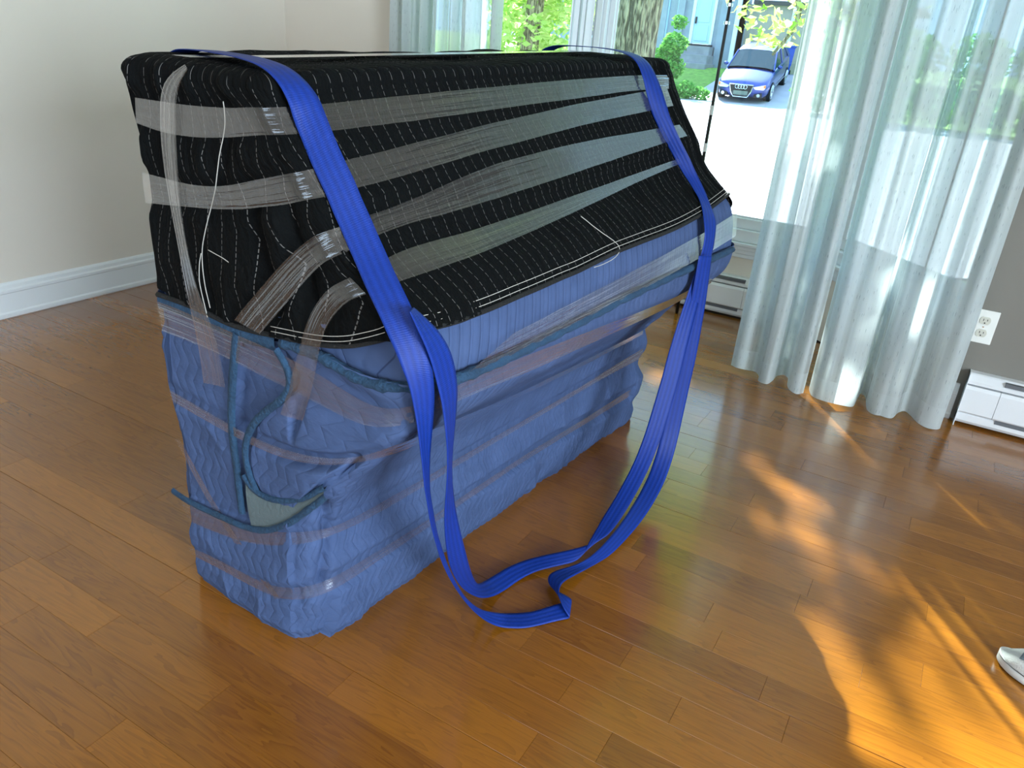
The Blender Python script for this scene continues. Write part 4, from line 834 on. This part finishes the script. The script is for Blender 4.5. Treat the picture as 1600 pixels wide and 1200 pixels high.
def leaf_cloud(name, centres, n, size, mt, parent=None, seed=1, keep=None, squash=.8, kind='stuff'):
    r = np.random.RandomState(seed); C = np.array([c[:3] for c in centres]); Rr = np.array([c[3] for c in centres]); wts = Rr**2/np.sum(Rr**2)
    pick = r.choice(len(C), n, p=wts); d = r.normal(size=(n, 3)); d /= np.linalg.norm(d, axis=1)[:, None]
    P = C[pick]+d*(Rr[pick]*r.uniform(.25, 1, n)**.5)[:, None]*np.array([1, 1, squash])
    if keep is not None: P = P[keep(P, r)]
    n = len(P); ax = r.normal(size=(n, 3)); ax[:, 2] *= .5; ax /= np.linalg.norm(ax, axis=1)[:, None]; b = np.cross(ax, r.normal(size=(n, 3))); b /= np.linalg.norm(b, axis=1)[:, None]; cN = np.cross(ax, b)
    S = (size*r.uniform(.7, 1.3, n))[:, None]
    V = np.stack([P-ax*S, P+b*S*.55+cN*S*.18, P+ax*S, P-b*S*.55+cN*S*.18], 1).reshape(-1, 3)
    i = np.arange(n)*4; F = np.concatenate([np.stack([i, i+1, i+2], 1), np.stack([i, i+2, i+3], 1)])
    me = bpy.data.meshes.new(name); me.vertices.add(len(V)); me.vertices.foreach_set('co', V.astype('f').ravel()); me.loops.add(len(F)*3); me.polygons.add(len(F))
    me.loops.foreach_set('vertex_index', F.astype('i').ravel()); me.polygons.foreach_set('loop_start', (np.arange(len(F))*3).astype('i')); me.update(calc_edges=True)
    return link(name, me, mt, parent, kind)

# maple by the window: its crown has gaps cut to shape the sunlight falling into the room
mp_ = thing('maple_tree', 'large tree with ridged grey bark and bright leaves just outside the bay window', 'tree', (-3.72, 9, gz(-3.7, 9)))
def trunk(P, R, parent, name='trunk', n=28, rid=.035):
    P = catmull(P, 10); R = np.interp(np.linspace(0, 1, len(P)), np.linspace(0, 1, len(R)), R); rows = []
    for i, (p, r) in enumerate(zip(P, R)):
        row = []
        for j in range(n*2+1):
            q = 2*math.pi*j/(n*2); rr = r*(1+rid*(1 if j % 2 else -1)*(.6+.8*float(vnoise(j*.9, i*.35)))+.06*math.sin(3*q+1)); row.append((p[0]+rr*math.cos(q), p[1]+rr*math.sin(q), p[2]))
        row[-1] = row[0]; rows.append(row)
    return MB().grid(rows).mk(name, M['bark'], parent, smooth=False)
trunk([(0, 0, -.1), (0, 0, .6), (.02, 0, 1.4), (.03, 0, 2.2), (.10, .05, 3.4), (.25, .1, 5.0), (.3, .2, 7)], [.36, .27, .235, .235, .22, .18, .1], mp_)
BR = [[(.05, 0, 2.4), (.7, -.3, 2.9), (1.5, -.7, 2.75), (2.0, -1.0, 2.15), (1.85, -1.05, 1.75)],
      [(.05, 0, 2.7), (.9, -.2, 3.4), (1.9, -.4, 3.5), (2.8, -.9, 3.1), (3.3, -1.2, 2.6)],
      [(.1, 0, 3.2), (-1, -.5, 4.2), (-2.4, -1, 5)], [(.2, 0, 4), (1.5, -1.3, 5), (2.8, -2.2, 5.4)], [(.2, 0, 4.3), (.6, 1.6, 5.5), (.8, 3, 6)], [(.2, 0, 4.6), (-1.2, 1, 6), (-2, 2, 7)]]
for b in BR: MB().tube(catmull(b, 5), list(np.linspace(.06, .012, (len(b)-1)*5+1)), 7).mk('branch', M['bark'], mp_, smooth=True)
PATCH = [(-.17, 1.92), (-.06, 1.60), (.0, 1.42), (.04, 1.15), (.05, .6), (.9, .6), (.66, 1.35), (.45, 1.76), (.30, 2.08), (.18, 1.98), (.13, 1.66), (.08, 1.60), (-.02, 1.86), (-.09, 2.0)]
def in_poly(x, y, poly):
    r = np.zeros(x.shape, bool); n = len(poly)
    for i in range(n):
        x0, y0 = poly[i]; x1, y1 = poly[(i+1) % n]; c = ((y0 > y) != (y1 > y)) & (x < (x1-x0)*(y-y0)/(y1-y0+1e-12)+x0); r ^= c
    return r
OX, OY, OZ = -3.72, 9, gz(-3.7, 9)
def keep(P, r):
    W_ = P+np.array([OX, OY, OZ]); t = W_[:, 2]/-SUN_DIR.z; fx = W_[:, 0]+SUN_DIR.x*t; fy = W_[:, 1]+SUN_DIR.y*t
    hitp = in_poly(fx, fy, PATCH); slot = (np.hypot(fx-.33, fy-2.45) < .10)|(np.hypot(fx+.1, fy-2.8) < .12)|(np.hypot(fx-.12, fy-2.75) < .08)
    blob = np.zeros(len(P), bool)
    for bx, by, br in ((-.28, 2.30, .12), (-.15, 2.18, .11), (-.20, 1.97, .11), (-.05, 1.94, .11), (-.80, 2.75, .09), (-.62, 2.5, .07), (.26, 2.52, .11), (.40, 2.36, .11), (.10, 1.95, .06)): blob |= np.hypot(fx-bx, fy-by) < br
    tt = np.clip((fx+.30)/.30, 0, 1); slot |= np.hypot(fx+.30-.30*tt, fy-3.0+.43*tt) < .09
    return ~((hitp | slot | blob) & (r.uniform(size=len(P)) < .985))
cro = [(0, 0, 6.4, 2.4), (-2, -.6, 6, 2.0), (1.8, -1.2, 6.2, 2.0), (.5, 2, 7, 2.2), (-1.5, 1.6, 7.5, 2.2), (-3.4, -.3, 6.3, 1.7), (2.4, -1.8, 5.0, 1.4), (-.8, -1.6, 4.7, 1.3), (.8, -1.8, 5.3, 1.4), (-2.6, -1.6, 4.9, 1.2), (0, 0, 8.5, 2), (3.4, -2.2, 6, 1.4)]
leaf_cloud('crown', cro, 20000, .10, M['leaf'], mp_, 2, keep)
low = [(1.67, -1, 1.85, .22), (1.89, -1, 1.78, .18), (2.0, -1, 1.98, .22), (1.5, -1, 2.05, .2), (2.2, -1, 2.1, .22), (2.4, -.95, 2.3, .26), (1.8, -.9, 2.35, .25), (2.6, -1, 2.0, .25), (3.0, -1.05, 2.3, .3), (1.3, -.7, 2.7, .25)]
leaf_cloud('low_leaves', [(a, b, c+.14, d) for a, b, c, d in low], 480, .055, M['leaf'], mp_, 4, None)

# trees seen through the left window
for i, (x, y, lab) in enumerate([(-7.9, 14, 'nearer leafy tree with dark trunk seen through the narrow left window'), (-10.9, 19, 'leafy tree farther back behind another tree in the narrow left window')]):
    g0 = gz(x, y); tt = thing('leafy_tree', lab, 'tree', (x, y, g0)); trunk([(0, 0, -.1), (0, .0, 1.5), (.1, 0, 3), (.1, 0, 6)], [.22, .17, .15, .1], tt, n=10)
    leaf_cloud('crown', [(0, -.3, 1.6, .8), (.4, .8, 2.6, 1.0), (-.5, .6, 2.8, 1.2), (0, 1, 1.2, .8), (0, 0, 4.5, 1.8), (-.6, -.2, .6, .5), (.6, -.2, .7, .5)], 6500, .085, M['leaf'], tt, 20+i)
# shrubs before the house
def shrub(x, y, lab, cs, n, size, seed):
    t = thing('shrub', lab, 'shrub', (x, y, gz(x, y)))
    for k in range(3): MB().tube([(0, 0, -.05), (.1*(k-1), .03, .4), (.25*(k-1), .05, .9)], [.02, .015, .006], 5).mk('stem', M['bark'], t)
    leaf_cloud('foliage', cs, n, size, M['leaf_dark'], t, seed); return t
shrub(-10.5, 29.3, 'tall green shrub beside the blue house door', [(0, 0, .7, .55), (.05, 0, 1.5, .5), (.1, 0, 2.2, .3), (-.2, .1, 1.1, .5)], 2200, .08, 31)
shrub(-12.0, 27.9, 'low green shrub at the foot of the tree trunk, before the house', [(0, 0, .5, .7), (.6, 0, .3, .45), (-.5, 0, .7, .7)], 1800, .08, 32)
shrub(-9.8, 27.2, 'low green bushes along the left edge of the driveway', [(-.7, 0, .35, .45), (0, 0, .3, .45), (.7, .2, .3, .4), (1.2, .4, .22, .3), (-1.3, .3, .4, .5)], 2400, .07, 33)
shrub(-5.9, 32.6, 'sunlit shrub to the right of the blue bin, by the curtain edge', [(0, 0, .8, .5), (.3, 0, 1.5, .6), (.2, 0, 2.3, .6)], 2000, .08, 34)
shrub(-1.8, 27, 'broad green hedge seen through the sheer curtain', [(x, 0, .7, .8) for x in (-3, -1.8, -.6, .6, 1.8, 3, 4.2)]+[(x, .3, 1.9, .9) for x in (-2.4, -.6, 1.2, 3)], 5200, .12, 35)
shrub(4.5, 22, 'big green shrub seen through the right folds of the curtain', [(x, 0, .7, .9) for x in (-2, -.6, .8, 2.2)]+[(0, 0, 2, 1.1)], 3200, .12, 36)

# house across the drive
hs = thing('neighbour_house', 'grey-blue stucco house with pale blue door across the driveway', 'house', (-11, 34, 0))
M['stucco'] = mat('blue_grey_stucco', lin((150, 160, 172)), .9, bump=.4, bscale=25, var=.08); M['stucco2'] = mat('beige_stucco', lin((176, 166, 150)), .9, bump=.3, bscale=25, var=.06)
M['bdoor'] = mat('pale_blue_door', lin((176, 206, 228)), .4); M['stone'] = mat('grey_stone', lin((140, 142, 145)), .9, bump=.5, bscale=12, var=.15); M['hwin'] = mat('dark_house_glass', (.05, .07, .09), .08); M['roof'] = mat('roof_shingle', lin((80, 76, 74)), .9)
def hp(name, b, m_, par=None, bev=0):
    mb = MB(); [mb.box(q[0]+11, q[1]+11, q[2]-34, q[3]-34, q[4], q[5]) for q in b]; return mb.mk(name, m_, par or hs, bevel=bev)
hp('front_wall', [(-19, -11.55, 34, 34.3, -.2, 3.7), (-10.55, -9.4, 34, 34.3, -.2, 3.7), (-11.55, -10.55, 34, 34.3, -.2, 1.45), (-9.6, -9.4, 34, 34.8, -.2, 3.7)], M['stucco'])
for x in (-12.9, -12.15, -10.35): hp('pilaster', [(x, x+.28, 33.86, 34, .3, 3.7)], M['stucco'])
hp('side_window_trim', [(-12.62, -12.56, 33.93, 34, 1.3, 3.6), (-12.2, -12.14, 33.93, 34, 1.3, 3.6)], M['bdoor'])
w_ = hp('window', [(-16.8, -15.4, 33.95, 34.02, 1.5, 2.9)], M['hwin']); hp('window_trim', [(-16.9, -16.8, 33.92, 34, 1.4, 3), (-15.4, -15.3, 33.92, 34, 1.4, 3), (-16.9, -15.3, 33.92, 34, 1.4, 1.5)], M['bdoor'], w_)
dr_ = hp('door', [(-11.42, -10.66, 34.0, 34.08, 1.5, 3.5)], M['bdoor'])
hp('door_panel', [(-11.3, -10.78, 33.985, 34.0, 1.6, 2.2), (-11.3, -10.78, 33.985, 34, 2.3, 3.3)], M['bdoor'], dr_, .01); hp('door_handle', [(-11.37, -11.32, 33.93, 34, 2.25, 2.5)], M['dark'], dr_)
hp('door_frame', [(-11.55, -11.42, 33.95, 34.1, 1.45, 3.6), (-10.66, -10.55, 33.95, 34.1, 1.45, 3.6)], M['trim'])
hp('threshold', [(-11.6, -10.5, 33.7, 34, 1.40, 1.48)], M['dark'])
for i, (a, b) in enumerate(((1.08, 1.40), (.76, 1.08), (.3, .76))): hp('step', [(-11.75-.1*i, -10.4+.08*i, 33.35-.35*i, 34.02, a-.2, b)], M['stone'], None, .01)
hp('garage_wall', [(-9.4, -3.2, 34.5, 34.8, 0, 3.1)], M['stucco2']); 
hp('white_trim_post', [(-9.72, -9.55, 33.9, 34, .4, 3.6)], M['trim']); hp('downpipe', [(-7.62, -7.50, 34.38, 34.5, .6, 3.1)], M['trim'])
hp('roof', [(-19.3, -9.2, 33.75, 38, 3.7, 3.85)], M['roof']); hp('garage_roof', [(-9.2, -3, 34.3, 38, 3.1, 3.25)], M['roof'])

# blue recycling bin
bn = thing('recycling_bin', 'blue wheeled recycling bin behind the parked car', 'bin', (-7.28, 33.1, gz(0, 33.1)-.02), .25)
M['binblue'] = mat('blue_plastic', lin((30, 84, 190)), .4)
def ring(w, d, z): return [(-w, -d, z), (w, -d, z), (w, d, z), (-w, d, z), (-w, -d, z)]
MB().grid([ring(.23, .24, .06), ring(.25, .27, .35), ring(.265, .285, .36), ring(.30, .34, .98), ring(.33, .37, 1.0), ring(.33, .37, 1.04)]).mk('body', M['binblue'], bn)
MB().box(-.345, .345, -.39, .37, 1.04, 1.075).box(-.30, .30, -.34, .33, 1.075, 1.10).mk('lid', M['binblue'], bn, bevel=.012)
MB().tube([(-.28, .36, 1.0), (-.28, .43, 1.02), (.28, .43, 1.02), (.28, .36, 1.0)], .015, 6).mk('handle', M['binblue'], bn)
for s in (-1, 1): MB().cyl((s*.26, .25, .10), (s*.31, .25, .10), .10, n=16).mk('wheel', M['dark'], bn)

# car: x to its left side, -y forward
CARX, CARY = -7.38, 28.0
CARS = 1.04
car = thing('car', 'dark blue hatchback car parked on the driveway facing the window', 'car', (CARX, CARY, gz(0, 28)+.0), math.radians(4))
car.rotation_euler = (math.radians(10.8), 0, math.radians(4))
M['paint'] = mat('dark_blue_paint', lin((40, 62, 140)), .38, metal=.75, coat=1); M['cglass'] = mat('car_glass', (.03, .05, .06), .05); M['tyre'] = mat('tyre', (.015, .015, .016), .8); M['rim'] = mat('alloy', (.6, .62, .65), .3, metal=1); M['lampg'] = mat('headlamp_glass', (.65, .7, .72), .1, metal=.5); M['amber'] = mat('amber', lin((230, 130, 60)), .3); M['plate'] = mat('plate', lin((110, 125, 115)), .5)
# body stations: y, half width low, half width shoulder, z bottom, z shoulder, z centre
ST = [(-.02, .60, .60, .34, .60, .62), (.05, .76, .74, .24, .66, .70), (.25, .84, .81, .20, .74, .80), (.6, .88, .86, .20, .80, .88), (1.1, .88, .87, .20, .88, .97), (1.3, .88, .87, .20, .90, 1.0), (2.2, .885, .87, .20, .93, 1.0), (3.2, .885, .86, .20, .97, 1.02), (3.9, .86, .83, .22, .98, 1.02), (4.2, .80, .76, .28, .95, 1.0), (4.27, .66, .62, .38, .85, .9)]
def body_ring(s):
    y, wl, ws, zb, zs, zc = s; zm = (zb+zs)/2
    pts = [(0, zb), (wl*.85, zb), (wl*.97, zb+.06), (wl, zm-.05), (wl*1.0, zm+.08), (ws, zs-.02), (ws*.93, zs+.02), (ws*.6, (zs+zc)/2+.01), (0, zc)]
    return [(x, y, z) for x, z in pts]+[(-x, y, z) for x, z in reversed(pts[1:-1])]+[(0, y, zb)]
mb = MB().grid([body_ring(s) for s in ST]); n = len(body_ring(ST[0])); mb.f.append(tuple(range(n-1))); mb.f.append(tuple(len(mb.v)-n+i for i in range(n-1)))
bo = mb.mk('body', M['paint'], car, smooth=True); md = bo.modifiers.new('s', 'SUBSURF'); md.levels = 1; md.render_levels = 1
# cabin: glass house under a painted roof
CB = [(1.15, .76, .96, 1.0), (1.95, .66, 1.36, 1.40), (2.6, .64, 1.41, 1.44), (3.3, .62, 1.37, 1.40), (3.85, .60, 1.22, 1.25), (4.1, .66, 1.0, 1.0)]
rows = [[(-.80, y, .9), (-w, y, zs), (-w*.6, y, zc), (0, y, zc+.01), (w*.6, y, zc), (w, y, zs), (.80, y, .9)] for y, w, zs, zc in CB]
MB().grid(rows).mk('glass_cabin', M['cglass'], car, smooth=False)
MB().grid([[(-w*1.03, y, zs+.006), (-w*.6, y, zc+.012), (0, y, zc+.02), (w*.6, y, zc+.012), (w*1.03, y, zs+.006)] for y, w, zs, zc in CB[1:5]]).mk('roof', M['paint'], car, smooth=True)
for s in (-1, 1):
    MB().tube([(s*.80, 1.12, .93), (s*.665, 1.95, 1.375)], .03, 6).mk('windscreen_pillar', M['paint'], car)
    MB().tube([(s*.80, 2.55, .92), (s*.65, 2.6, 1.41)], .028, 6).mk('door_pillar', M['paint'], car); MB().tube([(s*.80, 3.75, .95), (s*.61, 3.6, 1.33)], .07, 6).mk('rear_pillar', M['paint'], car)
    m_ = MB(); m_.grid([[(s*(.93+.09*math.cos(q)*math.sin(p)), 1.42+.05*math.sin(q)*math.sin(p), 1.0+.06*math.cos(p)) for q in [2*math.pi*i/10 for i in range(11)]] for p in [math.pi*i/6 for i in range(7)]]).mk('wing_mirror', M['paint'], car, smooth=True)
    for yy in (.78, 3.36):
        wh = MB().cyl((s*.70, yy, .32), (s*.895, yy, .32), .32, n=24).mk('wheel', M['tyre'], car)
        r_ = MB().cyl((s*.893, yy, .32), (s*.905, yy, .32), .06, n=12)
        for k in range(7):
            q = 2*math.pi*k/7; r_.cyl((s*.90, yy+.05*math.cos(q), .32+.05*math.sin(q)), (s*.90, yy+.225*math.cos(q), .32+.225*math.sin(q)), .022, .03, 5)
        r_.tube([(s*.90, yy+.225*math.cos(2*math.pi*k/20), .32+.225*math.sin(2*math.pi*k/20)) for k in range(21)], .016, 5).mk('alloy_rim', M['rim'], wh)
    # headlamp, fog lamp, intake, side line
    MB().prism([(.40, .60), (.78, .68), (.79, .575), (.74, .52), (.47, .53)], lambda p, e: (s*p[0], (.005 if e else -.04)+.13*max(0, p[0]-.45)**1.1*1.6, p[1])).mk('headlamp', M['lampg'], car)
    MB().prism([(.72, .665), (.785, .675), (.79, .585), (.74, .575)], lambda p, e: (s*p[0], (.02 if e else -.045)+.13*max(0, p[0]-.45)**1.1*1.6, p[1])).mk('indicator', M['amber'], car)
    MB().prism([(.42, .26), (.72, .28), (.70, .42), (.46, .38)], lambda p, e: (s*p[0], (.02 if e else -.03)+.12*max(0, p[0]-.5), p[1])).mk('side_intake', M['dark'], car)
    MB().cyl((s*.60, -.015, .345), (s*.60, -.045, .345), .055, n=14).mk('fog_lamp', M['lampg'], car)
    MB().box(min(s*.885, s*.90), max(s*.885, s*.90), 1.3, 3.0, .40, .425).mk('sill_strip', M['chrome'], car)
MB().prism([(-.40, .66), (.40, .66), (.34, .42), (.24, .26), (-.24, .26), (-.34, .42)], lambda p, e: (p[0], .02 if e else -.045, p[1])).mk('grille', M['dark'], car)
gp = [(-.40, -.055, .66), (.40, -.055, .66), (.34, -.055, .42), (.24, -.055, .26), (-.24, -.055, .26), (-.34, -.055, .42), (-.40, -.055, .66)]
MB().tube(gp, .017, 6).mk('grille_frame', M['chrome'], car)
for k in range(4):
    cx = (-1.5+k)*.092
    MB().tube([(cx+.062*math.cos(2*math.pi*i/20), -.062, .585+.062*math.sin(2*math.pi*i/20)) for i in range(21)], .011, 5).mk('emblem_ring', M['chrome'], car)
for k in range(3): MB().box(-.30, .30, -.05, -.044, .30+.05*k, .312+.05*k).mk('grille_bar', M['slot'], car)
MB().box(-.24, .24, -.068, -.055, .33, .46).mk('number_plate', M['plate'], car)

for o in bpy.data.objects:
    g = {'webbing_strap': 'blue carrying straps', 'sheer_curtain': 'sheer curtains of the bay', 'baseboard_heater': 'white baseboard heaters', 'leafy_tree': 'trees seen through the left window', 'shrub': 'shrubs outside'}.get(o.name.split('.')[0])
    if g and o.parent is None: o['group'] = g
